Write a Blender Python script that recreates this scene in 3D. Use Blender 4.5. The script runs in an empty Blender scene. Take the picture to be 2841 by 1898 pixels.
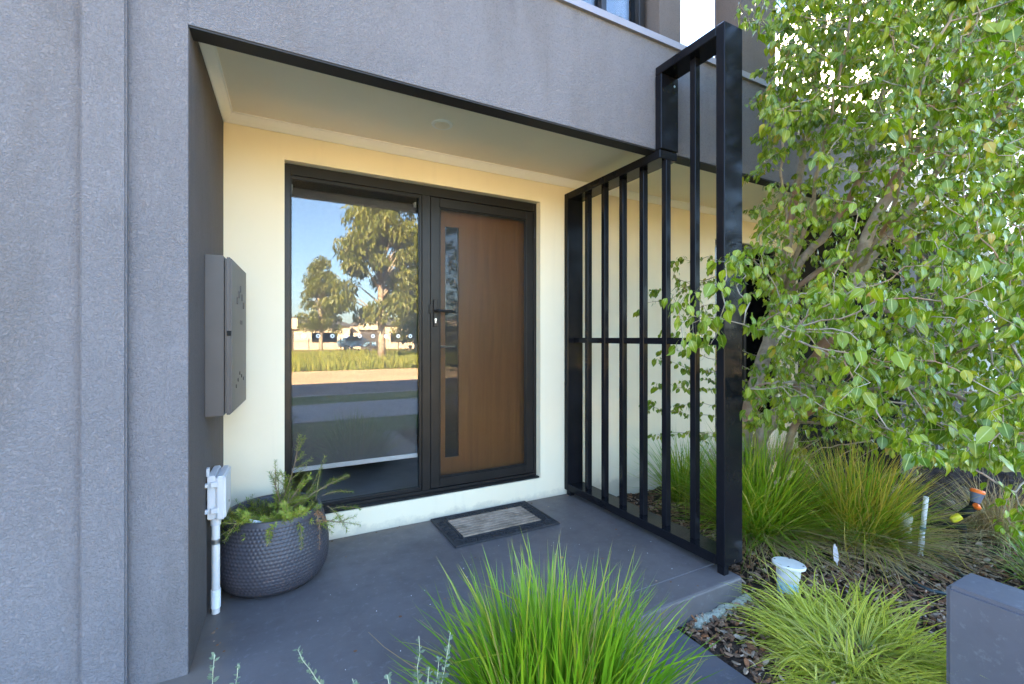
import bpy, bmesh, math, random
import numpy as np
from mathutils import Vector, Matrix, Quaternion
from mathutils.kdtree import KDTree
R = math.radians
SC = bpy.context.scene
COL = SC.collection

# ------------------------------------------------------------ camera, sky, sun, exposure
EYE = 1.23
cd = bpy.data.cameras.new('camera')
cd.sensor_fit = 'HORIZONTAL'; cd.sensor_width = 36.0; cd.lens = 16.14
cd.shift_y = -11 / 2841
cd.clip_start = 0.05; cd.clip_end = 2000
cam = bpy.data.objects.new('camera', cd); COL.objects.link(cam)
cam.location = (0, 0, EYE); cam.rotation_euler = (R(90), 0, R(-28.42))
SC.camera = cam

SUN_EL = R(26.5)
sun_h = Vector((-0.5, 0.87, 0)).normalized()                # towards the sun, on the ground
SUN_DIR = Vector((sun_h.x * math.cos(SUN_EL), sun_h.y * math.cos(SUN_EL), math.sin(SUN_EL)))
world = bpy.data.worlds.new('World'); SC.world = world; world.use_nodes = True
wn = world.node_tree; wn.nodes.clear()
sky = wn.nodes.new('ShaderNodeTexSky'); sky.sky_type = 'NISHITA'; sky.sun_disc = False
sky.sun_elevation = SUN_EL; sky.sun_rotation = math.atan2(sun_h.x, sun_h.y)
sky.air_density = 1.0; sky.dust_density = 1.5; sky.ozone_density = 3.0
bg = wn.nodes.new('ShaderNodeBackground'); bg.inputs[1].default_value = 0.058
wo = wn.nodes.new('ShaderNodeOutputWorld')
wn.links.new(sky.outputs[0], bg.inputs[0]); wn.links.new(bg.outputs[0], wo.inputs[0])
sl = bpy.data.lights.new('sun', 'SUN'); sl.energy = 5.0; sl.angle = R(0.53); sl.color = (1.0, 0.80, 0.52)
so = bpy.data.objects.new('sun', sl); COL.objects.link(so)
so.rotation_euler = (-SUN_DIR).to_track_quat('-Z', 'Y').to_euler(); so.location = (-20, 35, 30)
vs = SC.view_settings
vs.view_transform = 'Standard'; vs.look = 'None'; vs.gamma = 1.0; vs.use_curve_mapping = False
vs.exposure = 5.12
try:
    SC.cycles.use_denoising = True
    SC.cycles.max_bounces = 10; SC.cycles.diffuse_bounces = 6; SC.cycles.transparent_max_bounces = 24
    SC.cycles.transmission_bounces = 8
    SC.cycles.use_adaptive_sampling = False
except Exception:
    pass

# ------------------------------------------------------------ helpers
YAW = R(28.42); SN, CS, FP = math.sin(YAW), math.cos(YAW), 1274.0
def at(u, v, d):
    """a place in the world: sight line of a photograph point, d metres deep"""
    a = (u - 1420.5) / FP; b = -(v - 938) / FP
    return Vector(((SN + a * CS) * d, (CS - a * SN) * d, EYE + b * d))
def proj(p):
    d = p[0] * SN + p[1] * CS
    if d < 0.05: return None
    return (1420.5 + FP * (p[0] * CS - p[1] * SN) / d, 938 - FP * (p[2] - EYE) / d, d)

WORLD_LOC = {}
def tag(o, label=None, cat=None, group=None, kind=None):
    if label: o['label'] = label
    if cat: o['category'] = cat
    if group: o['group'] = group
    if kind: o['kind'] = kind
    return o
def thing(name, label, cat, loc, group=None):
    o = bpy.data.objects.new(name, None); COL.objects.link(o)
    o.empty_display_size = 0.1; o.location = loc; WORLD_LOC[o.name] = Vector(loc)
    return tag(o, label, cat, group)

class G:
    """collects verts and faces in world coordinates, with attributes t, s"""
    def __init__(g): g.v = []; g.f = []; g.t = []; g.s = []
    def add(g, vs_, fs_, t=None, s=None):
        n = len(g.v)
        g.v.extend([tuple(p) for p in vs_]); g.f.extend([tuple(i + n for i in f) for f in fs_])
        g.t.extend(t if t is not None else [0.0] * len(vs_)); g.s.extend(s if s is not None else [0.0] * len(vs_))
        return g
    def box(g, x0, x1, y0, y1, z0, z1, b=0.0, M=None):
        bm = bmesh.new(); bmesh.ops.create_cube(bm, size=1)
        for v in bm.verts:
            v.co = ((x0 + x1) / 2 + v.co.x * (x1 - x0), (y0 + y1) / 2 + v.co.y * (y1 - y0), (z0 + z1) / 2 + v.co.z * (z1 - z0))
        if b: bmesh.ops.bevel(bm, geom=bm.edges[:], offset=b, segments=2 if b > 0.004 else 1, affect='EDGES', clamp_overlap=True)
        return g.bm(bm, M)
    def bm(g, bm, M=None):
        bm.verts.ensure_lookup_table()
        for i, v in enumerate(bm.verts): v.index = i
        g.add([(M @ v.co if M else v.co.copy()) for v in bm.verts], [[v.index for v in f.verts] for f in bm.faces])
        bm.free(); return g
    def tube(g, pts, rad, n=8, caps=True, t=None):
        pts = [Vector(p) for p in pts]
        if not hasattr(rad, '__len__'): rad = [rad] * len(pts)
        up = None; vs_ = []; fs_ = []; tt = []
        for i, p in enumerate(pts):
            d = (pts[min(i + 1, len(pts) - 1)] - pts[max(i - 1, 0)])
            if d.length < 1e-9: d = Vector((0, 0, 1))
            d.normalize()
            if up is None:
                up = d.orthogonal().normalized()
            else:
                up = (up - d * up.dot(d))
                up = up.normalized() if up.length > 1e-6 else d.orthogonal().normalized()
            q = d.cross(up)
            for k in range(n):
                a = 2 * math.pi * k / n
                vs_.append(p + (up * math.cos(a) + q * math.sin(a)) * rad[i]); tt.append(t if t is not None else i / max(1, len(pts) - 1))
            if i:
                for k in range(n):
                    fs_.append(((i - 1) * n + k, (i - 1) * n + (k + 1) % n, i * n + (k + 1) % n, i * n + k))
        if caps:
            fs_.append(tuple(range(n - 1, -1, -1))); fs_.append(tuple((len(pts) - 1) * n + k for k in range(n)))
        return g.add(vs_, fs_, tt)
    def lathe(g, prof, c, n=32, M=None, cap0=False, cap1=False):
        vs_ = []; fs_ = []
        for i, (r, z) in enumerate(prof):
            for k in range(n):
                a = 2 * math.pi * k / n
                p = Vector((r * math.cos(a), r * math.sin(a), z))
                if M: p = M @ p
                vs_.append(Vector(c) + p)
            if i:
                for k in range(n): fs_.append(((i - 1) * n + k, (i - 1) * n + (k + 1) % n, i * n + (k + 1) % n, i * n + k))
        if cap0: fs_.append(tuple(range(n - 1, -1, -1)))
        if cap1: fs_.append(tuple((len(prof) - 1) * n + k for k in range(n)))
        return g.add(vs_, fs_)
    def poly(g, ring, h):
        """prism: ring of points, extruded by vector h"""
        n = len(ring); ring = [Vector(p) for p in ring]; h = Vector(h)
        fs_ = [tuple(range(n - 1, -1, -1)), tuple(range(n, 2 * n))]
        fs_ += [(k, (k + 1) % n, n + (k + 1) % n, n + k) for k in range(n)]
        return g.add(ring + [p + h for p in ring], fs_)

def obj(name, g, m, parent=None, smooth=False, attrs=False, recalc=True):
    V = np.array(g.v, dtype=np.float64)
    c = (V.min(0) + V.max(0)) / 2
    me = bpy.data.meshes.new(name)
    me.from_pydata([tuple(p) for p in (V - c)], [], g.f)
    if recalc and len(g.f) < 60000:
        bm = bmesh.new(); bm.from_mesh(me); bmesh.ops.recalc_face_normals(bm, faces=bm.faces[:]); bm.to_mesh(me); bm.free()
    if attrs:
        for nm, arr in (('t', g.t), ('s', g.s)):
            a = me.attributes.new(nm, 'FLOAT', 'POINT'); a.data.foreach_set('value', np.array(arr, dtype=np.float32))
    if smooth:
        me.polygons.foreach_set('use_smooth', [True] * len(me.polygons))
        if smooth != 'all':
            try: me.set_sharp_from_angle(angle=R(35))
            except Exception: pass
    me.materials.append(m)
    o = bpy.data.objects.new(name, me); COL.objects.link(o)
    pl = WORLD_LOC[parent.name] if parent else Vector((0, 0, 0))
    if parent: o.parent = parent
    o.location = Vector(c) - pl; WORLD_LOC[o.name] = Vector(c)
    return o
def B(x0, x1, y0, y1, z0, z1, b=0.0): return G().box(x0, x1, y0, y1, z0, z1, b)

# ------------------------------------------------------------ materials
class N:
    def __init__(s, name):
        s.m = bpy.data.materials.new(name); s.m.use_nodes = True; s.t = s.m.node_tree
        s.p = s.t.nodes['Principled BSDF']; s.out = s.t.nodes['Material Output']
    def n(s, typ, **kw):
        x = s.t.nodes.new(typ)
        for k, v in kw.items():
            if k.startswith('i_'):
                k2 = k[2:]; k2 = int(k2) if k2.isdigit() else k2.replace('_', ' ')
                x.inputs[k2].default_value = v
            else: setattr(x, k, v)
        return x
    def l(s, a, b): s.t.links.new(a, b); return s
    def pos(s):
        if not hasattr(s, '_pos'): s._pos = s.n('ShaderNodeNewGeometry')
        return s._pos.outputs['Position']
    def noise(s, scale, detail=3, rough=0.55, dist=0.0, vec=None):
        x = s.n('ShaderNodeTexNoise'); x.inputs['Scale'].default_value = scale; x.inputs['Detail'].default_value = detail
        x.inputs['Roughness'].default_value = rough; x.inputs['Distortion'].default_value = dist
        s.l(vec or s.pos(), x.inputs['Vector']); return x.outputs['Fac']
    def ramp(s, fac, stops):
        x = s.n('ShaderNodeValToRGB'); e = x.color_ramp.elements
        while len(e) < len(stops): e.new(0.5)
        for k, (p, c) in enumerate(stops):
            e[k].position = p; e[k].color = (c, c, c, 1) if not hasattr(c, '__len__') else (*c[:3], 1)
        s.l(fac, x.inputs[0]); return x.outputs[0]
    def mix(s, fac, a, b, mode='MIX'):
        x = s.n('ShaderNodeMix', data_type='RGBA', blend_type=mode)
        for sock, val in ((x.inputs[0], fac), (x.inputs[6], a), (x.inputs[7], b)):
            if hasattr(val, 'is_linked'): s.l(val, sock)
            elif hasattr(val, '__len__'): sock.default_value = (*val[:3], 1)
            else: sock.default_value = val
        return x.outputs[2]
    def math(s, op, a, b=0.0):
        x = s.n('ShaderNodeMath', operation=op)
        for sock, val in ((x.inputs[0], a), (x.inputs[1], b)):
            if hasattr(val, 'is_linked'): s.l(val, sock)
            else: sock.default_value = val
        return x.outputs[0]
    def bump(s, h, strength=0.3, dist=0.01, prev=None):
        x = s.n('ShaderNodeBump'); x.inputs['Strength'].default_value = strength; x.inputs['Distance'].default_value = dist
        s.l(h, x.inputs['Height'])
        if prev: s.l(prev, x.inputs['Normal'])
        s.l(x.outputs[0], s.p.inputs['Normal']); return x.outputs[0]
    def base(s, c, rough=0.6, spec=0.5, metal=0.0):
        if hasattr(c, 'is_linked'): s.l(c, s.p.inputs['Base Color'])
        else: s.p.inputs['Base Color'].default_value = (*c[:3], 1)
        if hasattr(rough, 'is_linked'): s.l(rough, s.p.inputs['Roughness'])
        else: s.p.inputs['Roughness'].default_value = rough
        s.p.inputs['Specular IOR Level'].default_value = spec; s.p.inputs['Metallic'].default_value = metal
        return s

def simple(name, c, rough=0.5, spec=0.5, var=0.12, vs_=6.0, bump=0.0, bs=150.0, bd=0.002, metal=0.0):
    n = N(name)
    f = n.noise(vs_, 4, 0.6)
    d = [max(0, k * (1 - var)) for k in c]; l = [min(1, k * (1 + var)) for k in c]
    n.base(n.ramp(f, [(0.3, d), (0.7, l)]), rough, spec, metal)
    if bump: n.bump(n.noise(bs, 3, 0.6), bump, bd)
    return n.m

def mat_render(name, c, scale=95, strength=0.55, dist=0.004):
    n = N(name)
    a = n.noise(scale, 3, 0.6, 0.8); b = n.noise(scale * 2.1, 3, 0.6, 0.4)
    pits = n.ramp(a, [(0.38, 0.0), (0.6, 1.0)])
    h = n.math('ADD', n.math('MULTIPLY', pits, 0.7), n.math('MULTIPLY', b, 0.6))
    b1 = n.bump(n.noise(5, 3, 0.55), 0.35, 0.02); n.bump(h, strength, dist, b1)
    st = n.noise(1.3, 5, 0.6, 0.3)
    mp = n.n('ShaderNodeMapping'); mp.inputs['Scale'].default_value = (3.0, 3.0, 0.5); n.l(n.pos(), mp.inputs['Vector'])
    drip = n.noise(1.6, 5, 0.62, 0.5, mp.outputs[0])
    col = n.ramp(st, [(0.3, [k * 0.88 for k in c]), (0.7, [k * 1.10 for k in c])])
    col = n.mix(n.ramp(drip, [(0.50, 0.0), (0.74, 0.5)]), col, [c[0] * 0.74, c[1] * 0.69, c[2] * 0.62])
    pit_shade = n.ramp(a, [(0.30, 0.74), (0.5, 1.0)])  # darkens the pits in colour, adding to the bump's shading
    col = n.mix(1.0, col, pit_shade, 'MULTIPLY')
    sc = n.noise(4.5, 5, 0.65, 0.6)
    col = n.mix(n.ramp(sc, [(0.60, 0.0), (0.74, 0.45)]), col, [k * 0.66 for k in c])
    n.base(col, 0.85, 0.25); return n.m

M_RENDER = mat_render('grey_render', (0.182, 0.171, 0.178), 140, 0.9, 0.005)
M_RENDER_SHADE_TONED = mat_render('smooth_shade_toned_render', (0.106, 0.090, 0.084), 150, 0.2, 0.002)  # darker copy of the grey render, with the reveal's shade in its colour
def m_cream():
    n = N('cream_paint'); c = (0.79, 0.69, 0.505)
    col = n.ramp(n.noise(1.7, 5, 0.6, 0.4), [(0.3, [k * 0.965 for k in c]), (0.7, [min(1, k * 1.02) for k in c])])
    sx = n.n('ShaderNodeSeparateXYZ'); n.l(n.pos(), sx.inputs[0])
    edge = n.math('ADD', sx.outputs['Z'], n.math('MULTIPLY', n.noise(9, 5, 0.7), 0.16))      # soil splash along the foot of the wall
    col = n.mix(n.ramp(edge, [(0.09, 0.5), (0.13, 0.0)]), col, (0.42, 0.37, 0.30))
    mp = n.n('ShaderNodeMapping'); mp.inputs['Scale'].default_value = (6.0, 6.0, 0.6); n.l(n.pos(), mp.inputs['Vector'])
    col = n.mix(n.ramp(n.noise(1.4, 4, 0.6, 0.3, mp.outputs[0]), [(0.56, 0.0), (0.78, 0.16)]), col, (0.52, 0.46, 0.36))
    n.base(col, 0.75, 0.25); n.bump(n.noise(75, 4, 0.65, 0.5), 0.22, 0.002); return n.m
M_CREAM = m_cream()
M_SOFFIT = simple('soffit_paint', (0.90, 0.81, 0.62), 0.7, 0.25, 0.03, 1.5)
M_COVE = simple('cove_paint', (0.88, 0.85, 0.76), 0.6, 0.3, 0.02)
M_WHITE_WALL = simple('white_wall_paint', (0.82, 0.82, 0.80), 0.8, 0.2, 0.04, 1.5)
M_BLACK_STRIP = simple('black_strip', (0.018, 0.018, 0.02), 0.6, 0.3)
M_CAP = simple('grey_metal_cap', (0.20, 0.19, 0.215), 0.45, 0.5, 0.05)
M_ALU = simple('black_aluminium', (0.014, 0.0125, 0.012), 0.34, 0.26, 0.2, 9)
M_SILVER = simple('silver_metal', (0.6, 0.6, 0.6), 0.3, 0.5, 0.05, 9, metal=1.0)
M_BRACKET = simple('white_bracket', (0.75, 0.74, 0.70), 0.4)
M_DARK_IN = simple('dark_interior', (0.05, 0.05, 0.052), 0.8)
M_TILE_IN = simple('hall_floor', (0.5, 0.48, 0.46), 0.3)
M_BLIND = simple('grey_blind_fabric', (0.15, 0.147, 0.152), 0.9, 0.1, 0.06, 40)
M_BAR_WHITE = simple('white_blind_bar', (0.9, 0.91, 0.93), 0.4, 0.5, 0.02)
M_PVC = simple('white_pvc', (0.64, 0.62, 0.59), 0.35, 0.5, 0.06, 14)
M_PVC_GREY = simple('light_grey_plastic', (0.55, 0.55, 0.56), 0.4, 0.5, 0.05, 14)
M_METER = simple('dark_grey_metal_paint', (0.080, 0.071, 0.067), 0.42, 0.28, 0.06, 7)
M_BLACK = simple('matt_black', (0.01, 0.01, 0.01), 0.7, 0.2)
M_RUBBER = simple('grey_rubber', (0.034, 0.033, 0.035), 0.65, 0.25, 0.25, 30, 0.2, 300, 0.001)
M_COIR = simple('worn_coir', (0.31, 0.235, 0.175), 0.95, 0.1, 0.42, 9, 0.6, 260, 0.004)
M_SOIL = simple('potting_soil', (0.03, 0.022, 0.016), 0.95, 0.1, 0.4, 60, 0.8, 120, 0.01)
M_BARK = None

def m_powder():
    n = N('black_powder_coat')
    f = n.noise(5, 4)
    n.base(n.ramp(f, [(0.3, (0.006, 0.006, 0.008)), (0.7, (0.010, 0.010, 0.012))]), n.ramp(n.noise(3.5, 4), [(0.3, 0.10), (0.7, 0.24)]), 0.13)
    n.bump(n.noise(9, 2), 0.05, 0.004); return n.m
M_POWDER = m_powder()

def m_slab(name, c):
    n = N(name)
    big = n.noise(1.1, 6, 0.62, 0.5); mid = n.noise(7, 5, 0.65)
    col = n.ramp(big, [(0.28, [k * 0.74 for k in c]), (0.72, [k * 1.22 for k in c])])
    col = n.mix(n.ramp(mid, [(0.52, 0.0), (0.75, 0.4)]), col, (c[0] * 0.72, c[1] * 0.66, c[2] * 0.62))
    v = n.n('ShaderNodeTexVoronoi'); v.inputs['Scale'].default_value = 16; n.l(n.pos(), v.inputs['Vector'])
    sp = n.ramp(v.outputs['Distance'], [(0.035, 1.0), (0.06, 0.0)])
    gate = n.ramp(n.noise(2.3, 2), [(0.62, 0.0), (0.7, 0.6)])
    col = n.mix(n.math('MULTIPLY', sp, gate), col, (0.5, 0.5, 0.5))
    v2 = n.n('ShaderNodeTexVoronoi'); v2.inputs['Scale'].default_value = 4.3; n.l(n.pos(), v2.inputs['Vector'])
    dustm = n.ramp(n.noise(30, 5, 0.7), [(0.56, 0.0), (0.76, 0.34)])
    col = n.mix(dustm, col, (0.26, 0.26, 0.28))
    n.base(col, n.ramp(mid, [(0.3, 0.42), (0.7, 0.62)]), 0.4)
    n.bump(n.noise(45, 5, 0.7), 0.18, 0.003); return n.m
def m_porch():
    m = m_slab('painted_concrete', (0.105, 0.094, 0.095)); t = m.node_tree; n = N.__new__(N); n.m = m; n.t = t; n.p = t.nodes['Principled BSDF']; n.out = t.nodes['Material Output']
    src = n.p.inputs['Base Color'].links[0].from_socket
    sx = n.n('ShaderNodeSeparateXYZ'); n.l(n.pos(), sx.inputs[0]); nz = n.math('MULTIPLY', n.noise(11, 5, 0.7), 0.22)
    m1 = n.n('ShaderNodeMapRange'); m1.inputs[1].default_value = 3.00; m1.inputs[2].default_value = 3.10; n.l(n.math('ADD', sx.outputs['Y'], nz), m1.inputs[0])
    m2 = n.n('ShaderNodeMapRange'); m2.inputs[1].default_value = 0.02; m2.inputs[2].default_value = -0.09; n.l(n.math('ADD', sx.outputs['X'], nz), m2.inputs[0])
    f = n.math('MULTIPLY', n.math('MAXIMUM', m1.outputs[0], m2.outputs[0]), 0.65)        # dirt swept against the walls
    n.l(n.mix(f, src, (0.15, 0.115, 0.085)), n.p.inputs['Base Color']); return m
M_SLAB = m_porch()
M_PATH = m_slab('path_concrete', (0.08, 0.078, 0.09))

def m_glass(name, fac0=0.16, tint=(0.80, 0.80, 0.80)):
    n = N(name); t = n.t
    tr = n.n('ShaderNodeBsdfTransparent'); tr.inputs[0].default_value = (*tint, 1)
    gl = n.n('ShaderNodeBsdfGlossy'); gl.inputs['Roughness'].default_value = 0.0; gl.inputs[0].default_value = (1, 1, 1, 1)
    fr = n.n('ShaderNodeFresnel'); fr.inputs[0].default_value = 1.52
    f = n.math('ADD', n.math('MULTIPLY', fr.outputs[0], 1.1), fac0); f2 = n.math('MINIMUM', f, 0.95)
    mx = n.n('ShaderNodeMixShader'); n.l(f2, mx.inputs[0]); n.l(tr.outputs[0], mx.inputs[1]); n.l(gl.outputs[0], mx.inputs[2])
    n.l(mx.outputs[0], n.out.inputs[0]); return n.m
M_GLASS = m_glass('window_glass', 0.006)
M_GLASS_DARK = m_glass('tinted_glass', 0.02, (0.3, 0.3, 0.32))

def m_mesh():
    n = N('security_mesh')
    tr = n.n('ShaderNodeBsdfTransparent'); tr.inputs[0].default_value = (1, 1, 1, 1)
    n.base((0.012, 0.012, 0.012), 0.35, 0.5)
    mx = n.n('ShaderNodeMixShader', i_0=0.35); n.l(tr.outputs[0], mx.inputs[1]); n.l(n.p.outputs[0], mx.inputs[2])
    n.l(mx.outputs[0], n.out.inputs[0]); return n.m
M_MESH = m_mesh()
def m_timber():
    n = N('stained_timber')
    mp = n.n('ShaderNodeMapping'); mp.inputs['Scale'].default_value = (22, 22, 0.9); n.l(n.pos(), mp.inputs['Vector'])
    g = n.noise(1.5, 5, 0.6, 0.8, mp.outputs[0]); b = n.noise(1.2, 3)
    col = n.ramp(g, [(0.25, (0.33, 0.122, 0.02)), (0.75, (0.50, 0.205, 0.042))])
    col = n.mix(n.ramp(b, [(0.35, 0.0), (0.7, 0.4)]), col, (0.27, 0.085, 0.018))
    n.base(col, 0.35, 0.4); return n.m
M_TIMBER = m_timber()

def foliage(name, cols, tip=None, back=0.35, rough=0.4, spec=0.35, rib=None, trans=(0.5, 0.75, 0.12), tfac=0.3, basec=None):
    """leaf / blade: per-leaf colour (random per island and per object), optional tip, base and midrib colour"""
    n = N(name)
    geo = n.n('ShaderNodeNewGeometry'); oi = n.n('ShaderNodeObjectInfo')
    r = n.math('FRACT', n.math('ADD', geo.outputs['Random Per Island'], oi.outputs['Random']))
    k = len(cols)
    col = n.ramp(r, [((i / max(1, k - 1)) if k < 12 else (0.955 * i / (k - 3) if i < k - 2 else (0.975, 1.0)[i - k + 2]), c) for i, c in enumerate(cols)])
    at_ = n.n('ShaderNodeAttribute', attribute_name='t'); as_ = n.n('ShaderNodeAttribute', attribute_name='s')
    if basec: col = n.mix(n.ramp(at_.outputs['Fac'], [(0.0, 1.0), (0.3, 0.0)]), col, basec)
    if tip:
        p0, c = tip; col = n.mix(n.ramp(at_.outputs['Fac'], [(p0, 0.0), (min(1, p0 + 0.12), 1.0)]), col, c)
    if rib:
        w, c = rib; a = n.math('ABSOLUTE', as_.outputs['Fac'])
        col = n.mix(n.ramp(a, [(w, 1.0), (w + 0.1, 0.0)]), col, c)
        mot = n.noise(60, 3); col = n.mix(n.ramp(mot, [(0.45, 0.0), (0.75, 0.25)]), col, (0.16, 0.2, 0.03))
    n.base(col, rough, spec)
    tl = n.n('ShaderNodeBsdfTranslucent')
    tc = n.mix(1.0, col, (trans[0] * 2.0, trans[1] * 2.0, trans[2] * 2.0), 'MULTIPLY')
    n.l(tc, tl.inputs[0])
    mx = n.n('ShaderNodeMixShader', i_0=tfac); n.l(n.p.outputs[0], mx.inputs[1]); n.l(tl.outputs[0], mx.inputs[2])
    n.l(mx.outputs[0], n.out.inputs[0]); return n.m

M_LEAF = foliage('pear_leaf', [(0.059, 0.113, 0.004), (0.176, 0.231, 0.004), (0.088, 0.144, 0.006), (0.222, 0.267, 0.004), (0.14, 0.195, 0.004), (0.07, 0.124, 0.007), (0.246, 0.278, 0.006), (0.117, 0.175, 0.006), (0.199, 0.246, 0.006), (0.065, 0.118, 0.006), (0.152, 0.211, 0.006), (0.234, 0.272, 0.006), (0.1, 0.154, 0.006), (0.07, 0.128, 0.006), (0.176, 0.231, 0.006), (0.38, 0.3, 0.02), (0.3, 0.17, 0.06)],
                 rough=0.3, spec=0.42, rib=(0.02, (0.32, 0.38, 0.12)), tfac=0.30)
M_PETIOLE = simple('leaf_stalk', (0.28, 0.31, 0.07), 0.5, 0.3, 0.3, 8)
M_CLUMP = foliage('lomandra_blade', [(0.09, 0.19, 0.010), (0.15, 0.28, 0.012), (0.20, 0.33, 0.015), (0.12, 0.24, 0.012), (0.25, 0.35, 0.018), (0.16, 0.29, 0.015), (0.08, 0.17, 0.01), (0.22, 0.33, 0.015), (0.36, 0.34, 0.03), (0.14, 0.26, 0.01), (0.40, 0.30, 0.11)],
                  tip=(0.93, (0.25, 0.17, 0.07)), rough=0.38, spec=0.4, tfac=0.3, basec=(0.20, 0.22, 0.05))
M_TUSSOCK = foliage('green_tussock_blade', [(0.12, 0.22, 0.01), (0.20, 0.31, 0.012), (0.15, 0.26, 0.012), (0.27, 0.34, 0.015), (0.37, 0.34, 0.03), (0.10, 0.19, 0.01), (0.22, 0.31, 0.015), (0.50, 0.40, 0.14)],
                    tip=(0.88, (0.30, 0.24, 0.06)), rough=0.45, tfac=0.3)
M_TUSSOCK_Y = foliage('yellowing_tussock_blade', [(0.12, 0.20, 0.012), (0.19, 0.27, 0.015), (0.29, 0.30, 0.02), (0.40, 0.30, 0.03), (0.48, 0.32, 0.05), (0.46, 0.34, 0.14)],
                      tip=(0.8, (0.34, 0.22, 0.06)), rough=0.5, tfac=0.3)
M_DRYGRASS = foliage('dry_tussock_blade', [(0.34, 0.22, 0.10), (0.45, 0.32, 0.16), (0.24, 0.17, 0.08), (0.52, 0.40, 0.21), (0.24, 0.24, 0.06)], rough=0.6, tfac=0.2, trans=(0.5, 0.4, 0.2))
M_SEDGE = foliage('striped_sedge_blade', [(0.56, 0.49, 0.05), (0.76, 0.66, 0.11), (0.42, 0.42, 0.035), (0.82, 0.72, 0.20), (0.66, 0.58, 0.07), (0.32, 0.34, 0.03), (0.68, 0.54, 0.20)],
                  rough=0.4, tfac=0.3, basec=(0.16, 0.2, 0.04), rib=(0.18, (0.10, 0.17, 0.02)))
M_ROSEMARY = foliage('rosemary_leaf', [(0.15, 0.21, 0.02), (0.23, 0.28, 0.025), (0.28, 0.33, 0.04), (0.18, 0.24, 0.03), (0.34, 0.34, 0.05), (0.40, 0.32, 0.10)], rough=0.5, tfac=0.2)
M_ROSEMARY_DEAD = foliage('dead_rosemary_leaf', [(0.30, 0.15, 0.07), (0.38, 0.20, 0.10)], rough=0.7, tfac=0.1, trans=(0.5, 0.3, 0.2))
M_SALT = foliage('saltbush_leaf', [(0.19, 0.235, 0.145), (0.25, 0.29, 0.18), (0.15, 0.20, 0.115)], rough=0.6, tfac=0.2, trans=(0.5, 0.55, 0.4))
M_STEM = simple('woody_stem', (0.22, 0.16, 0.10), 0.8, 0.2, 0.3, 30)
M_STEM_PALE = simple('pale_stem', (0.32, 0.33, 0.22), 0.7, 0.2, 0.2, 30)

def m_bark():
    n = N('smooth_bark')
    a = n.noise(14, 5, 0.65, 1.0); b = n.noise(3.0, 3)
    col = n.ramp(a, [(0.3, (0.20, 0.16, 0.12)), (0.6, (0.33, 0.28, 0.22)), (0.8, (0.42, 0.37, 0.30))])
    col = n.mix(n.ramp(b, [(0.5, 0.0), (0.65, 0.7)]), col, (0.24, 0.105, 0.05))
    n.base(col, 0.75, 0.25); n.bump(a, 0.35, 0.006); return n.m
M_BARK = m_bark()

def islands(name, cols, rough=0.8, spec=0.2, bump=0.0):
    n = N(name); geo = n.n('ShaderNodeNewGeometry')
    k = len(cols); col = n.ramp(geo.outputs['Random Per Island'], [(i / (k - 1), c) for i, c in enumerate(cols)])
    col = n.mix(n.ramp(n.noise(70, 4), [(0.35, 0.35), (0.7, 0.0)]), col, (0.02, 0.015, 0.012))
    n.base(col, rough, spec)
    if bump: n.bump(n.noise(120, 3), bump, 0.004)
    return n.m
M_CHIP = islands('bark_chip', [(0.115, 0.055, 0.032), (0.22, 0.115, 0.062), (0.15, 0.085, 0.055), (0.35, 0.22, 0.14), (0.115, 0.064, 0.038), (0.46, 0.36, 0.27), (0.29, 0.12, 0.05), (0.18, 0.09, 0.05)], 0.8, 0.2, 0.4)
M_MULCH = simple('dark_mulch', (0.05, 0.035, 0.026), 0.95, 0.1, 0.5, 35, 1.0, 45, 0.03)

# ------------------------------------------------------------ ground, street (structure)
random.seed(7); RNG = np.random.default_rng(7)
GZ = -0.2                                                  # street level
M_LAWN = simple('lawn_base', (0.09, 0.14, 0.03), 0.95, 0.1, 0.35, 3, 0.8, 60, 0.02)
M_FIELD = simple('dry_field', (0.26, 0.20, 0.055), 0.95, 0.1, 0.3, 0.6, 0.5, 12, 0.05)
M_VERGE = simple('sandy_verge', (0.50, 0.36, 0.22), 0.95, 0.1, 0.18, 0.8, 0.3, 30, 0.02)
M_ROAD = simple('asphalt', (0.14, 0.135, 0.14), 0.85, 0.2, 0.2, 2, 0.4, 90, 0.006)
M_FOOT = simple('footpath_concrete', (0.34, 0.33, 0.33), 0.85, 0.2, 0.12, 1.5, 0.2, 60, 0.004)
def ground(name, x0, x1, y0, y1, z, m, thick=0.02):
    o = obj(name, B(x0, x1, y0, y1, z - thick, z), m); o['kind'] = 'structure'; return o
ground('ground', -600, 600, -600, 400, GZ - 0.03, M_FIELD)
ground('lawn', -40, 40, -2.2, -0.55, GZ + 0.012, M_LAWN, 0.04)
ground('footpath', -60, 60, -4.4, -2.2, GZ + 0.02, M_FOOT, 0.05)
ground('nature_strip', -60, 60, -5.95, -4.4, GZ + 0.012, M_LAWN, 0.04)
ground('kerb', -60, 60, -6.1, -5.95, GZ + 0.02, M_FOOT, 0.14)
ground('road', -200, 200, -9.6, -6.1, GZ - 0.01, M_ROAD, 0.015)
ground('verge', -200, 200, -15.2, -9.6, GZ + 0.0, M_VERGE, 0.025)

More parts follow.
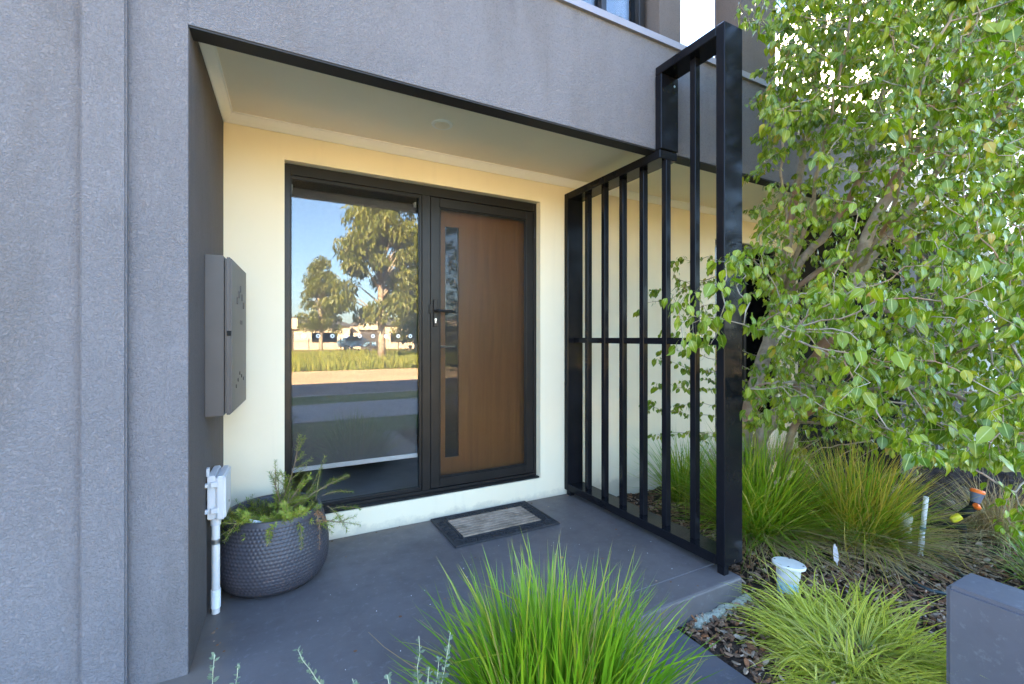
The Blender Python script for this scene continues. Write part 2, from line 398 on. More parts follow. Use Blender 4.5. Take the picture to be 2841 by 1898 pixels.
# porch slab with rounded nose and scored groove, path, garden beds
g = G()
prof = [(2.985, 0.0), (1.679, 0.0), (1.677, -0.004), (1.673, -0.004), (1.671, 0.0), (1.528, 0.0), (1.519, -0.004), (1.516, -0.012), (1.516, -0.20), (2.985, -0.20)]
g.poly([(-3.0, y, z) for y, z in prof], (5.165, 0, 0))
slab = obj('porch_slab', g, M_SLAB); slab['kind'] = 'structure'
path = obj('path', B(1.26, 1.69, -0.55, 1.512, GZ - 0.02, -0.118, 0.004), M_PATH); path['kind'] = 'structure'
def bed(name, x0, x1, y0, y1, z, nx, ny, holes=0.02):
    vs_ = []; fs_ = []
    for j in range(ny + 1):
        for i in range(nx + 1):
            vs_.append((x0 + (x1 - x0) * i / nx, y0 + (y1 - y0) * j / ny, z + random.uniform(-holes, holes)))
    for j in range(ny):
        for i in range(nx):
            a = j * (nx + 1) + i; fs_.append((a, a + 1, a + nx + 2, a + nx + 1))
    o = obj(name, G().add(vs_, fs_), M_MULCH, smooth='all'); o['kind'] = 'structure'; return o
bed('garden_bed', 1.691, 6.6, -0.55, 1.515, -0.125, 90, 40)
bed('garden_bed', 2.17, 6.6, 1.515, 2.99, -0.115, 80, 30)
bed('garden_bed', -3.0, 1.258, -0.55, 1.514, -0.135, 70, 40)

def chips(n, boxes, zfn, seed, smin=0.018, smax=0.045):
    rg = np.random.default_rng(seed); g = G()
    areas = [(b[1] - b[0]) * (b[3] - b[2]) * b[4] for b in boxes]; tot = sum(areas)
    for b, a in zip(boxes, areas):
        for _ in range(int(n * a / tot)):
            x = rg.uniform(b[0], b[1]); y = rg.uniform(b[2], b[3]); z = zfn(x, y) + rg.uniform(0.0, 0.022)
            L = rg.uniform(smin, smax) * 0.5; W = L * rg.uniform(0.22, 0.6); T = rg.uniform(0.0015, 0.004)
            q = Quaternion((0, 0, 1), rg.uniform(0, 6.28)) @ Quaternion((1, 0, 0), rg.normal(0, 0.45)) @ Quaternion((0, 1, 0), rg.normal(0, 0.35))
            ring = [(-L, rg.uniform(-.3, .3) * W), (-L * 0.5, -W), (L * 0.4, -W * rg.uniform(.6, 1)), (L, rg.uniform(-.4, .4) * W), (L * 0.5, W * rg.uniform(.6, 1)), (-L * 0.55, W)]
            cc = Vector((x, y, z)); bend = rg.uniform(-0.25, 0.25)
            up = [cc + q @ Vector((p[0], p[1], T + bend * p[0] * p[0] / L)) for p in ring]
            dn = [cc + q @ Vector((p[0], p[1], -T + bend * p[0] * p[0] / L)) for p in ring]
            fs_ = [(0, 1, 2, 3, 4, 5)] + [(k, k + 6, (k + 1) % 6 + 6, (k + 1) % 6) for k in range(6)]
            g.add(up + dn, fs_)
    return g
gz = lambda x, y: -0.122 if y < 1.515 else -0.112
o = obj('bark_chips', chips(11000, [(1.70, 3.0, 0.3, 1.51, 1.7), (2.18, 4.6, 1.52, 2.95, 0.9), (3.0, 4.6, 0.2, 1.52, 1.0)], gz, 3), M_CHIP, recalc=False)
tag(o, 'dark brown bark chip mulch spread over the garden bed right of the porch', 'mulch', kind='stuff')
o = obj('bark_chips', chips(1500, [(-1.2, 1.24, 0.5, 1.5, 1)], lambda x, y: -0.13, 5), M_CHIP, recalc=False)
tag(o, 'bark chip mulch in the bed under the big foreground grass clump', 'mulch', kind='stuff')

# ------------------------------------------------------------ the house
house = thing('townhouse', 'grey rendered townhouse front with a recessed cream porch and dark door', 'house', (0, 2.04, 0))
# side pier (front face flush with the fascia), slightly splayed reveal
g = G(); g.poly([(-9.0, 2.04, GZ), (-0.243, 2.04, GZ), (-0.198, 3.0, GZ), (-0.198, 3.12, GZ), (-9.0, 3.12, GZ)], (0, 0, 6.6))
pier = obj('pier_wall', g, M_RENDER, house)
obj('raised_band', B(-0.535, -0.413, 2.012, 2.0405, GZ, 6.4, 0.006), M_RENDER, pier)
# smooth reveal skin on the inner side of the pier, a few mm proud, shade put into its tone
g = G(); g.poly([(-0.2405, 2.052, -0.1), (-0.1955, 2.999, -0.1), (-0.20, 3.0, -0.1), (-0.246, 2.052, -0.1)], (0, 0, 2.6))
obj('pier_reveal', g, M_RENDER_SHADE_TONED, house)
# fascia beam, black strip covering its underside, metal cap
g = G(); g.box(-0.2425, 4.72, 2.04, 2.125, 2.378, 3.03)
obj('fascia', g, M_RENDER, house)
obj('underside_strip', B(-0.24, 4.72, 2.044, 2.128, 2.37, 2.3785), M_BLACK_STRIP, house)
g = G(); g.poly([(-0.2, 2.02, 3.03), (-0.2, 2.02, 3.07), (-0.2, 2.026, 3.076), (-0.2, 2.30, 3.09), (-0.2, 2.30, 3.03)], (4.95, 0, 0))
obj('parapet_cap', g, M_CAP, house)
# soffit, cove strips, downlight
obj('soffit', B(-0.30, 5.6, 2.126, 3.1, 2.478, 2.53), M_SOFFIT, house)
def cove(x0, y0, x1, y1, nx, ny):
    d = 0.05; c = [(0, 0), (0, -d), (d * 0.15, -d), (d * 0.5, -d * 0.62), (d * 0.85, -d * 0.15), (d, -d * 0.12), (d, 0)]
    g = G(); n = len(c); vs_ = []
    for (x, y) in ((x0, y0), (x1, y1)):
        vs_ += [(x + nx * a, y + ny * a, 2.478 + b) for a, b in c]
    g.add(vs_, [tuple(range(n)), tuple(range(2 * n - 1, n - 1, -1))] + [(k, (k + 1) % n, n + (k + 1) % n, n + k) for k in range(n)])
    return g
obj('cove_strip', cove(-0.20, 2.999, 5.4, 2.999, 0, -1), M_COVE, house)
obj('cove_strip', cove(-0.237, 2.14, -0.197, 2.99, 1, -0.04), M_COVE, house)
obj('cove_strip', cove(-0.19, 2.127, 5.4, 2.127, 0, 1), M_COVE, house)
dl = obj('downlight', G().lathe([(0.0, -0.003), (0.040, -0.004), (0.046, -0.009), (0.060, -0.008), (0.062, 0.0)], (0.916, 2.549, 2.478), 32), M_COVE, house, smooth=True)
obj('lens', G().lathe([(0.0, -0.0105), (0.044, -0.0098), (0.044, -0.005)], (0.916, 2.549, 2.478), 32), simple('frosted_lens', (0.82, 0.74, 0.56), 0.4), dl, smooth=True)
# entry wall: panels butted round the openings
ZT = 2.478
def wall_piece(x0, x1, z0, z1, y1=3.12): return B(x0, x1, 3.0, y1, z0, z1)
ent = G()
for x0, x1, z0, z1 in ((-0.1975, 0.108, -0.1, ZT), (1.872, 3.88, -0.2, ZT), (4.9, 5.27, -0.2, ZT), (0.108, 1.872, 2.277, ZT), (0.108, 1.872, -0.1, 0.153),
                       (3.88, 4.9, -0.2, 0.29), (3.88, 4.9, 2.2, ZT)):
    ent.box(x0, x1, 3.0, 3.12, z0, z1)
bm = bmesh.new(); vv = [bm.verts.new(p) for p in ent.v]
for f in ent.f: bm.faces.new([vv[i] for i in f])
bmesh.ops.remove_doubles(bm, verts=bm.verts[:], dist=1e-5)
g = G().bm(bm); obj('entry_wall', g, M_CREAM, house, recalc=False)

# door set: frame, sidelight, security door, timber door
YF = 3.058
FX0, FX1, FZ0, FZ1 = 0.108, 1.872, 0.1535, 2.2765
df = G()
df.box(FX0, 0.142, YF, 3.115, FZ0, FZ1, 0.002); df.box(1.85, FX1, YF, 3.115, FZ0, FZ1, 0.002)
df.box(0.142, 1.85, YF, 3.115, 2.212, FZ1, 0.002); df.box(0.142, 1.85, YF - 0.004, 3.115, FZ0, 0.183, 0.002)
df.box(0.955, 1.013, YF - 0.001, 3.115, 0.183, 2.212, 0.002)
dfr = obj('door_frame', df, M_ALU, house)
obj('door_sill', B(0.11, 1.87, 3.012, YF - 0.005, 0.1535, 0.166, 0.002), M_ALU, dfr)
# sidelight
sf = G()
sf.box(0.1425, 0.149, YF + 0.006, 3.10, 0.1835, 2.2115); sf.box(0.936, 0.9545, YF + 0.006, 3.10, 0.1835, 2.2115, 0.002)
sf.box(0.149, 0.936, YF + 0.006, 3.10, 2.188, 2.2115, 0.002); sf.box(0.149, 0.936, YF + 0.003, 3.10, 0.1835, 0.207, 0.003)
sl_ = obj('sidelight', sf, M_ALU, house)
obj('pane', B(0.149, 0.936, 3.078, 3.084, 0.207, 2.188), M_GLASS, sl_)
obj('blind', B(0.155, 0.930, 3.101, 3.104, 0.43, 2.13), M_BLIND, sl_)
obj('blind_bar', B(0.15, 0.935, 3.093, 3.112, 0.408, 0.437, 0.004), M_BAR_WHITE, sl_)
obj('blind_roller', G().tube([(0.16, 3.175, 2.15), (0.925, 3.175, 2.15)], 0.022, 12), M_BLIND, sl_)
for x in (0.152, 0.928):
    obj('blind_bracket', B(x - 0.006, x + 0.006, 3.125, 3.19, 2.115, 2.175), M_BRACKET, sl_)
# small white safety markers on the pane: ring with eight petals
for k in range(9):
    g = G(); cx = 0.215 + k * 0.083; cz = 1.243; r = 0.0085; ys = 3.0772
    for i in range(8):
        a = i * math.pi / 4; p = (cx + 0.0105 * math.cos(a), cz + 0.0105 * math.sin(a))
        ring = [(p[0] + 0.0034 * math.cos(b * math.pi / 3), ys, p[1] + 0.0034 * math.sin(b * math.pi / 3)) for b in range(6)]
        g.poly(ring, (0, 0.0007, 0))
    for i in range(12):
        a, b = i * math.pi / 6, (i + 1) * math.pi / 6
        g.poly([(cx + 0.006 * math.cos(a), ys - 0.0002, cz + 0.006 * math.sin(a)), (cx + 0.0095 * math.cos(a), ys - 0.0002, cz + 0.0095 * math.sin(a)),
                (cx + 0.0095 * math.cos(b), ys - 0.0002, cz + 0.0095 * math.sin(b)), (cx + 0.006 * math.cos(b), ys - 0.0002, cz + 0.006 * math.sin(b))], (0, 0.0006, 0))
    obj('safety_marker', g, M_BAR_WHITE, sl_)
# security door
def frame_rect(g, x0, x1, z0, z1, w, y0, y1, b=0.002, wb=None):
    wb = wb or w
    g.box(x0, x0 + w, y0, y1, z0, z1, b); g.box(x1 - w, x1, y0, y1, z0, z1, b)
    g.box(x0 + w, x1 - w, y0, y1, z1 - w, z1, b); g.box(x0 + w, x1 - w, y0, y1, z0, z0 + wb, b)
sd = G(); frame_rect(sd, 1.016, 1.847, 0.186, 2.209, 0.066, YF + 0.002, YF + 0.024, 0.003)
frame_rect(sd, 1.082, 1.781, 0.252, 2.143, 0.010, YF + 0.010, YF + 0.022, 0.002)
secd = obj('security_door', sd, M_ALU, house, smooth=True)
obj('mesh_screen', B(1.092, 1.771, YF + 0.017, YF + 0.0176, 0.262, 2.133), M_MESH, secd)
h = G(); h.box(1.033, 1.063, YF - 0.010, YF + 0.003, 1.308, 1.497, 0.003)
hp = obj('handle_plate', h, M_ALU, secd)
obj('handle', G().tube([(1.048, YF - 0.004, 1.418), (1.048, YF - 0.045, 1.418), (1.056, YF - 0.052, 1.418), (1.075, YF - 0.053, 1.417), (1.165, YF - 0.05, 1.415)], [0.011, 0.010, 0.010, 0.0095, 0.0085], 10), M_ALU, secd, smooth=True)
g = G().tube([(1.048, YF - 0.0125, 1.358), (1.048, YF - 0.009, 1.358)], 0.0085, 12); g.box(1.0435, 1.0525, YF - 0.0122, YF - 0.009, 1.334, 1.358)
obj('key_cylinder', g, M_SILVER, secd, smooth=True)
obj('latch_pull', B(1.001, 1.016, YF - 0.008, YF + 0.0025, 1.398, 1.462, 0.003), M_ALU, secd)
for z in (2.05, 1.25, 1.17, 0.42):
    obj('hinge', G().tube([(1.852, YF - 0.005, z - 0.04), (1.852, YF - 0.005, z + 0.04)], 0.0055, 8), M_ALU, secd, smooth=True)
# timber door behind it
td = G()
td.box(1.02, 1.155, 3.15, 3.19, 0.19, 2.2); td.box(1.262, 1.845, 3.15, 3.19, 0.19, 2.2)
td.box(1.155, 1.262, 3.15, 3.19, 0.19, 0.362); td.box(1.155, 1.262, 3.15, 3.19, 2.04, 2.2)
tdo = obj('timber_door', td, M_TIMBER, house)
obj('glass_strip', B(1.155, 1.262, 3.165, 3.171, 0.362, 2.04), M_GLASS_DARK, tdo)
obj('door_lever', G().tube([(1.115, 3.15, 1.17), (1.115, 3.112, 1.17), (1.125, 3.105, 1.17), (1.215, 3.105, 1.17)], 0.008, 8), M_SILVER, tdo, smooth=True)
# dark hall behind the glass
hall = G()
hall.box(-0.2, 2.2, 3.121, 5.0, 0.10, 0.15)
obj('hall_floor', hall, M_TILE_IN, house)
hall = G()
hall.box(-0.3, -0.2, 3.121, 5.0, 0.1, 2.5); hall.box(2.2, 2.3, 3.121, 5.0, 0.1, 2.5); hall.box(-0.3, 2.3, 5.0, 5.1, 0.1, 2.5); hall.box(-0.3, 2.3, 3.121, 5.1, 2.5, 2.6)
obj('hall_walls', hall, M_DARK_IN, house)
# window in the right part of the entry wall
w = G(); frame_rect(w, 3.88, 4.9, 0.2905, 2.1995, 0.05, 3.03, 3.10, 0.003); w.box(4.36, 4.40, 3.03, 3.10, 0.34, 2.15)
w2 = obj('garden_window', w, M_ALU, house)
obj('pane', B(3.93, 4.36, 3.06, 3.066, 0.34, 2.15), M_GLASS_DARK, w2); obj('pane', B(4.40, 4.85, 3.06, 3.066, 0.34, 2.15), M_GLASS_DARK, w2)
obj('room_back', B(3.7, 5.2, 3.6, 3.65, -0.1, 2.5), M_DARK_IN, w2)
# upper storey: window wall, reveal, piers, body
obj('upper_wall', B(-0.3, 0.62, 2.19, 2.4, 3.09, 6.4), M_RENDER, house)
uw = G(); frame_rect(uw, 0.62, 2.14, 3.093, 4.7, 0.05, 2.17, 2.25, 0.003, 0.075); uw.box(1.79, 1.83, 2.175, 2.25, 3.15, 4.65, 0.002)
uwo = obj('upper_window', uw, M_ALU, house)
obj('pane', B(0.67, 1.79, 2.21, 2.216, 3.168, 4.65), M_GLASS, uwo); obj('pane', B(1.83, 2.09, 2.21, 2.216, 3.168, 4.65), M_GLASS, uwo)
obj('curtain', B(2.03, 2.10, 2.30, 2.33, 3.13, 4.7), M_BAR_WHITE, uwo)
obj('curtain', B(0.64, 1.5, 2.30, 2.31, 3.13, 4.7), M_BLIND, uwo)
obj('upper_pier', B(2.165, 2.352, 2.075, 2.6, 3.085, 6.4), M_RENDER_SHADE_TONED, house)
obj('blade_wall', B(2.97, 3.36, 2.078, 2.3, 3.085, 6.4), M_RENDER_SHADE_TONED, house)
body = G()
body.box(-9.0, 2.16, 2.6, 12.0, 3.10, 6.4); body.box(-9.0, 2.35, 5.2, 12.0, GZ, 3.09); body.box(-9.0, -0.31, 3.13, 5.19, GZ, 3.09)
body.box(2.36, 5.6, 3.7, 12.0, GZ, 3.0); body.box(-0.3, 5.6, 2.126, 3.69, 2.62, 3.028); body.box(2.165, 2.20, 2.61, 12, 3.1, 6.4)
body.box(-9.0, -0.31, 2.6, 3.12, 6.4, 6.41)
obj('house_body', body, M_RENDER_SHADE_TONED, house)

M_CHAR = simple('charcoal_paint', (0.028, 0.027, 0.028), 0.7, 0.2)
# neighbouring house on the right: dark recess, white upper wall
nb = thing('neighbour_house', 'white upper wall of the next house seen through the pear leaves', 'house', (8, 2.2, 0))
obj('upper_wall', B(5.72, 16.0, 2.04, 9.0, 2.43, 5.2), M_WHITE_WALL, nb)
obj('eave_trim', B(5.70, 16.0, 2.0, 2.05, 2.36, 2.4295), M_BLACK_STRIP, nb)
obj('party_wall', B(5.27, 5.60, 2.06, 3.6, -0.2, 2.475), M_CHAR, nb)
obj('recess_wall', B(5.601, 16.0, 2.9, 3.2, -0.2, 2.359), M_CHAR, nb)
obj('porch_post', B(6.2, 6.42, 2.1, 2.3, -0.2, 2.359), M_RENDER, nb)
obj('porch_post', B(7.6, 7.85, 2.1, 2.3, -0.2, 2.359), M_WHITE_WALL, nb)

# ------------------------------------------------------------ slatted screen
scr = thing('slatted_screen', 'glossy black metal slat screen standing at the right side of the porch', 'screen', (2.16, 2.2, 0))
X0, X1 = 2.09, 2.236
bb = 0.004
obj('front_post', B(X0, X1, 1.56, 1.613, 0.043, 2.87, bb), M_POWDER, scr)
obj('wall_post', B(X0, X1, 2.945, 2.995, 0.036, 2.366, bb), M_POWDER, scr)
obj('bottom_rail', B(X0, X1, 1.6132, 2.9448, 0.036, 0.09, bb), M_POWDER, scr)
obj('upper_top_rail', B(X0, X1, 1.6132, 2.036, 2.817, 2.869, bb), M_POWDER, scr)
obj('lower_top_rail', B(X0, X1, 1.998, 2.9448, 2.312, 2.3655, bb), M_POWDER, scr)
obj('fascia_plate', B(X0, X1, 1.988, 2.0375, 2.366, 2.8165, bb), M_POWDER, scr)
for y, zt in ((2.78, 2.312), (2.588, 2.312), (2.399, 2.312), (2.207, 2.312), (2.017, 2.312), (1.805, 2.817)):
    obj('slat', B(2.142, 2.182, y - 0.02, y + 0.02, 0.0902, zt - 0.0002, 0.003), M_POWDER, scr)
obj('middle_rail', B(2.146, 2.178, 1.614, 2.944, 1.192, 1.232, 0.003), M_POWDER, scr)
obj('foot', B(2.094, 2.13, 1.565, 1.608, -0.002, 0.0428, 0.002), M_POWDER, scr)
obj('foot', B(2.10, 2.14, 2.93, 2.975, -0.002, 0.0358, 0.002), M_POWDER, scr)
obj('bolt', G().tube([(2.2, 1.985, 2.76), (2.2, 1.9885, 2.76)], 0.007, 10), M_SILVER, scr)

# ------------------------------------------------------------ meter box on the reveal
mb = thing('meter_box', 'dark grey metal meter box with vent slots on the porch side wall', 'meter box', (-0.2, 2.6, 0.89))
def wx(y): return -0.243 + 0.0469 * (y - 2.04)
def slab_side(y0, y1, o0, o1, z0, z1, b=0.0, tilt=0.0):
    """block on the reveal between offsets o0, o1 from it"""
    g = G()
    ring = [(wx(y0) + o0, y0, z0), (wx(y0) + o1, y0, z0), (wx(y1) + o1 + tilt, y1, z0), (wx(y1) + o0, y1, z0)]
    g.poly(ring, (0, 0, z1 - z0))
    if b:
        bm = bmesh.new(); vv = [bm.verts.new(p) for p in g.v]
        for f in g.f: bm.faces.new([vv[i] for i in f])
        bmesh.ops.recalc_face_normals(bm, faces=bm.faces[:])
        bmesh.ops.bevel(bm, geom=bm.edges[:], offset=b, segments=2, affect='EDGES', clamp_overlap=True)
        g = G().bm(bm)
    return g
obj('box_body', slab_side(2.37, 2.86, 0.003, 0.074, 0.888, 1.592, 0.003, 0.012), M_METER, mb, smooth=True)
door = obj('box_door', slab_side(2.366, 2.865, 0.0775, 0.104, 0.892, 1.586, 0.007, 0.018), M_METER, mb, smooth=True)
def on_door(y, z): return Vector((wx(y) + 0.104 + 0.018 * (y - 2.366) / 0.5, y, z))
for k, (y, z) in enumerate(((2.53, 1.395), (2.585, 1.428), (2.64, 1.46), (2.69, 1.422), (2.745, 1.385))):
    p = on_door(y, z); g = B(p.x - 0.004, p.x + 0.0022, y - 0.006, y + 0.03, z - 0.005, z + 0.004, 0.001); obj('vent_slot', g, M_BLACK, door)
    p = on_door(y, z + 0.012); obj('vent_hood', B(p.x - 0.004, p.x + 0.004, y - 0.008, y - 0.002, z - 0.002, z + 0.028, 0.001), M_METER, door)
for k, (y, z) in enumerate(((2.50, 1.005), (2.56, 1.03), (2.62, 1.058), (2.685, 1.04), (2.745, 1.022))):
    p = on_door(y, z); obj('vent_hole', G().tube([(p.x - 0.004, y, z), (p.x + 0.0015, y, z)], 0.009, 10), M_BLACK, door)
obj('box_latch', B(on_door(2.37, 1.2).x - 0.018, on_door(2.37, 1.2).x - 0.002, 2.3615, 2.3665, 1.24, 1.262, 0.001), M_BLACK, door)
for k in range(4):
    y = 2.63 + k * 0.022; p = on_door(y, 1.31); obj('embossed_mark', B(p.x - 0.003, p.x + 0.0012, y, y + 0.012, 1.297, 1.318, 0.001), M_METER, door)

# ------------------------------------------------------------ utility box and conduit
ub = thing('utility_box', 'white plastic utility box above a white conduit on the side wall', 'utility box', (-0.19, 2.45, 0))
obj('box_base', slab_side(2.405, 2.60, 0.008, 0.038, 0.43, 0.622, 0.004), M_PVC_GREY, ub, smooth=True)
lid = obj('box_lid', slab_side(2.40, 2.605, 0.039, 0.078, 0.424, 0.618, 0.008), M_PVC_GREY, ub, smooth=True)
for z in (0.47, 0.585):
    obj('clip', B(wx(2.4) + 0.022, wx(2.4) + 0.05, 2.392, 2.404, z - 0.012, z + 0.012, 0.002), M_PVC_GREY, lid)
    obj('mounting_lug', B(wx(2.4) + 0.0, wx(2.4) + 0.012, 2.388, 2.41, z - 0.008, z + 0.008, 0.002), M_PVC_GREY, ub)
obj('top_lug', B(wx(2.4) + 0.004, wx(2.4) + 0.016, 2.41, 2.44, 0.62, 0.655, 0.002), M_PVC_GREY, ub)
obj('lid_screw', G().tube([(wx(2.5) + 0.076, 2.52, 0.47), (wx(2.5) + 0.0805, 2.52, 0.47)], 0.006, 10), M_BLACK, lid)
cxp = wx(2.44) + 0.036
obj('conduit', G().tube([(cxp, 2.44, 0.0), (cxp, 2.44, 0.425)], 0.0165, 16), M_PVC, ub, smooth=True)
obj('coupling', G().tube([(cxp, 2.44, 0.025), (cxp, 2.44, 0.105)], 0.0195, 16), simple('fresh_white_pvc', (0.82, 0.84, 0.86), 0.35), ub, smooth=True)
obj('adaptor', G().tube([(cxp, 2.44, 0.395), (cxp, 2.44, 0.428)], 0.021, 12), M_PVC_GREY, ub, smooth=True)
obj('saddle_clip', G().tube([(cxp, 2.44, 0.31), (cxp, 2.44, 0.332)], 0.0178, 16), M_SILVER, ub, smooth=True)

# ------------------------------------------------------------ planter, rosemary, tag
PC = Vector((0.05, 2.65, 0.0))
def planter():
    pot = thing('plant_pot', 'dark grey dimpled planter bowl in the left corner of the porch', 'plant pot', PC)
    ctrl = [(0.0, 0.0), (0.16, 0.0), (0.20, 0.008), (0.230, 0.035), (0.250, 0.08), (0.257, 0.13), (0.256, 0.19), (0.248, 0.245), (0.236, 0.295), (0.225, 0.34), (0.220, 0.358)]
    rows, n = 130, 330
    tt = np.linspace(0, len(ctrl) - 1, rows); rr = np.interp(tt, range(len(ctrl)), [c[0] for c in ctrl]); zz = np.interp(tt, range(len(ctrl)), [c[1] for c in ctrl])
    for _ in range(6):
        rr[1:-1] = (rr[:-2] + 2 * rr[1:-1] + rr[2:]) / 4; zz[1:-1] = (zz[:-2] + 2 * zz[1:-1] + zz[2:]) / 4
    arc = np.concatenate([[0], np.cumsum(np.hypot(np.diff(rr), np.diff(zz)))])
    g = G(); vs_ = []; fs_ = []; NB = 80; rowh = 0.0172
    for i in range(rows):
        q = arc[i] / rowh; j0 = math.floor(q)
        for k in range(n):
            a = 2 * math.pi * k / n; best = 9.0
            for j in (j0, j0 + 1):
                ph = (a / (2 * math.pi) * NB + 0.5 * (j % 2)) % 1.0 - 0.5
                best = min(best, (ph * 1.0) ** 2 + ((q - j) * 0.9) ** 2)
            amp = 0.0042 if 0.03 < zz[i] < 0.342 else 0.0
            r = rr[i] + amp * (max(0.0, 1 - best * 4.5) ** 0.7 - 0.3) if amp else rr[i]
            vs_.append((PC.x + r * math.cos(a), PC.y + r * math.sin(a), zz[i]))
        if i:
            for k in range(n): fs_.append(((i - 1) * n + k, (i - 1) * n + (k + 1) % n, i * n + (k + 1) % n, i * n + k))
    g.add(vs_, fs_)
    obj('bowl', g, simple('charcoal_glazed_clay', (0.050, 0.046, 0.054), 0.42, 0.4, 0.15, 5), pot, smooth='all')
    obj('rim', G().lathe([(0.2195, 0.356), (0.221, 0.362), (0.216, 0.366), (0.206, 0.364), (0.201, 0.353), (0.198, 0.26)], PC, 96), simple('charcoal_rim', (0.05, 0.046, 0.054), 0.45), pot, smooth='all')
    obj('soil', G().lathe([(0.0, 0.282), (0.10, 0.288), (0.208, 0.275)], PC, 40), M_SOIL, pot, smooth='all')
planter()
obj_tag = G()
p0 = Vector((-0.08, 2.505, 0.305))
obj_tag.poly([p0, p0 + Vector((0.085, -0.004, 0.0)), p0 + Vector((0.085, -0.01, 0.045)), p0 + Vector((0.002, -0.008, 0.078))], (0, -0.001, 0))
def m_card():
    n = N('printed_card'); w_ = n.n('ShaderNodeTexWave', wave_type='BANDS', bands_direction='Z'); w_.inputs['Scale'].default_value = 60
    n.l(n.pos(), w_.inputs['Vector'])
    n.base(n.ramp(w_.outputs['Fac'], [(0.3, (0.55, 0.55, 0.56)), (0.6, (0.8, 0.8, 0.8))]), 0.5); return n.m
tag(obj('plant_tag', obj_tag, m_card()), 'white printed plant card tucked inside the front rim of the planter', 'plant tag')

def sprig(gl, gs, pts, r0, nl, leaf, wid, rg, t0=0.1, dens=1.0):
    """a shoot: stem through pts with needle leaves all round"""
    pts = [Vector(p) for p in pts]
    gs.tube(pts, [r0 * (1 - 0.7 * i / (len(pts) - 1)) for i in range(len(pts))], 5)
    seg = [(pts[i + 1] - pts[i]).length for i in range(len(pts) - 1)]; tot = sum(seg)
    for k in range(nl):
        u = (t0 + (1 - t0) * (k + rg.uniform(0, 1)) / nl) * tot
        i = 0
        while i < len(seg) - 1 and u > seg[i]: u -= seg[i]; i += 1
        p = pts[i].lerp(pts[i + 1], min(1, u / seg[i])); d = (pts[i + 1] - pts[i]).normalized()
        o_ = d.orthogonal(); o_.rotate(Quaternion(d, rg.uniform(0, 6.28)))
        dr = (o_ * 1.0 + d * rg.uniform(0.35, 0.9)).normalized(); L = leaf * rg.uniform(0.7, 1.15)
        sd_ = dr.cross(o_.cross(dr) + Vector((0.01, 0.02, 0.03))).normalized() if False else dr.cross(d).normalized()
        w = wid * 0.5; m = p + dr * L * 0.5
        gl.add([p, m - sd_ * w, p + dr * L, m + sd_ * w], [(0, 1, 2, 3)], [0, .5, 1, .5], [0, -1, 0, 1])

def curve(p0, d0, L, n, bend, rg, wob=0.12):
    """points of a shoot starting at p0 towards d0, bent by vector bend per metre"""
    p = Vector(p0); d = Vector(d0).normalized(); out = [p.copy()]
    for i in range(n):
        d = (d + Vector(bend) * (L / n) + Vector((rg.normal(0, wob), rg.normal(0, wob), rg.normal(0, wob))) * 0.4).normalized()
        p = p + d * (L / n); out.append(p.copy())
    return out

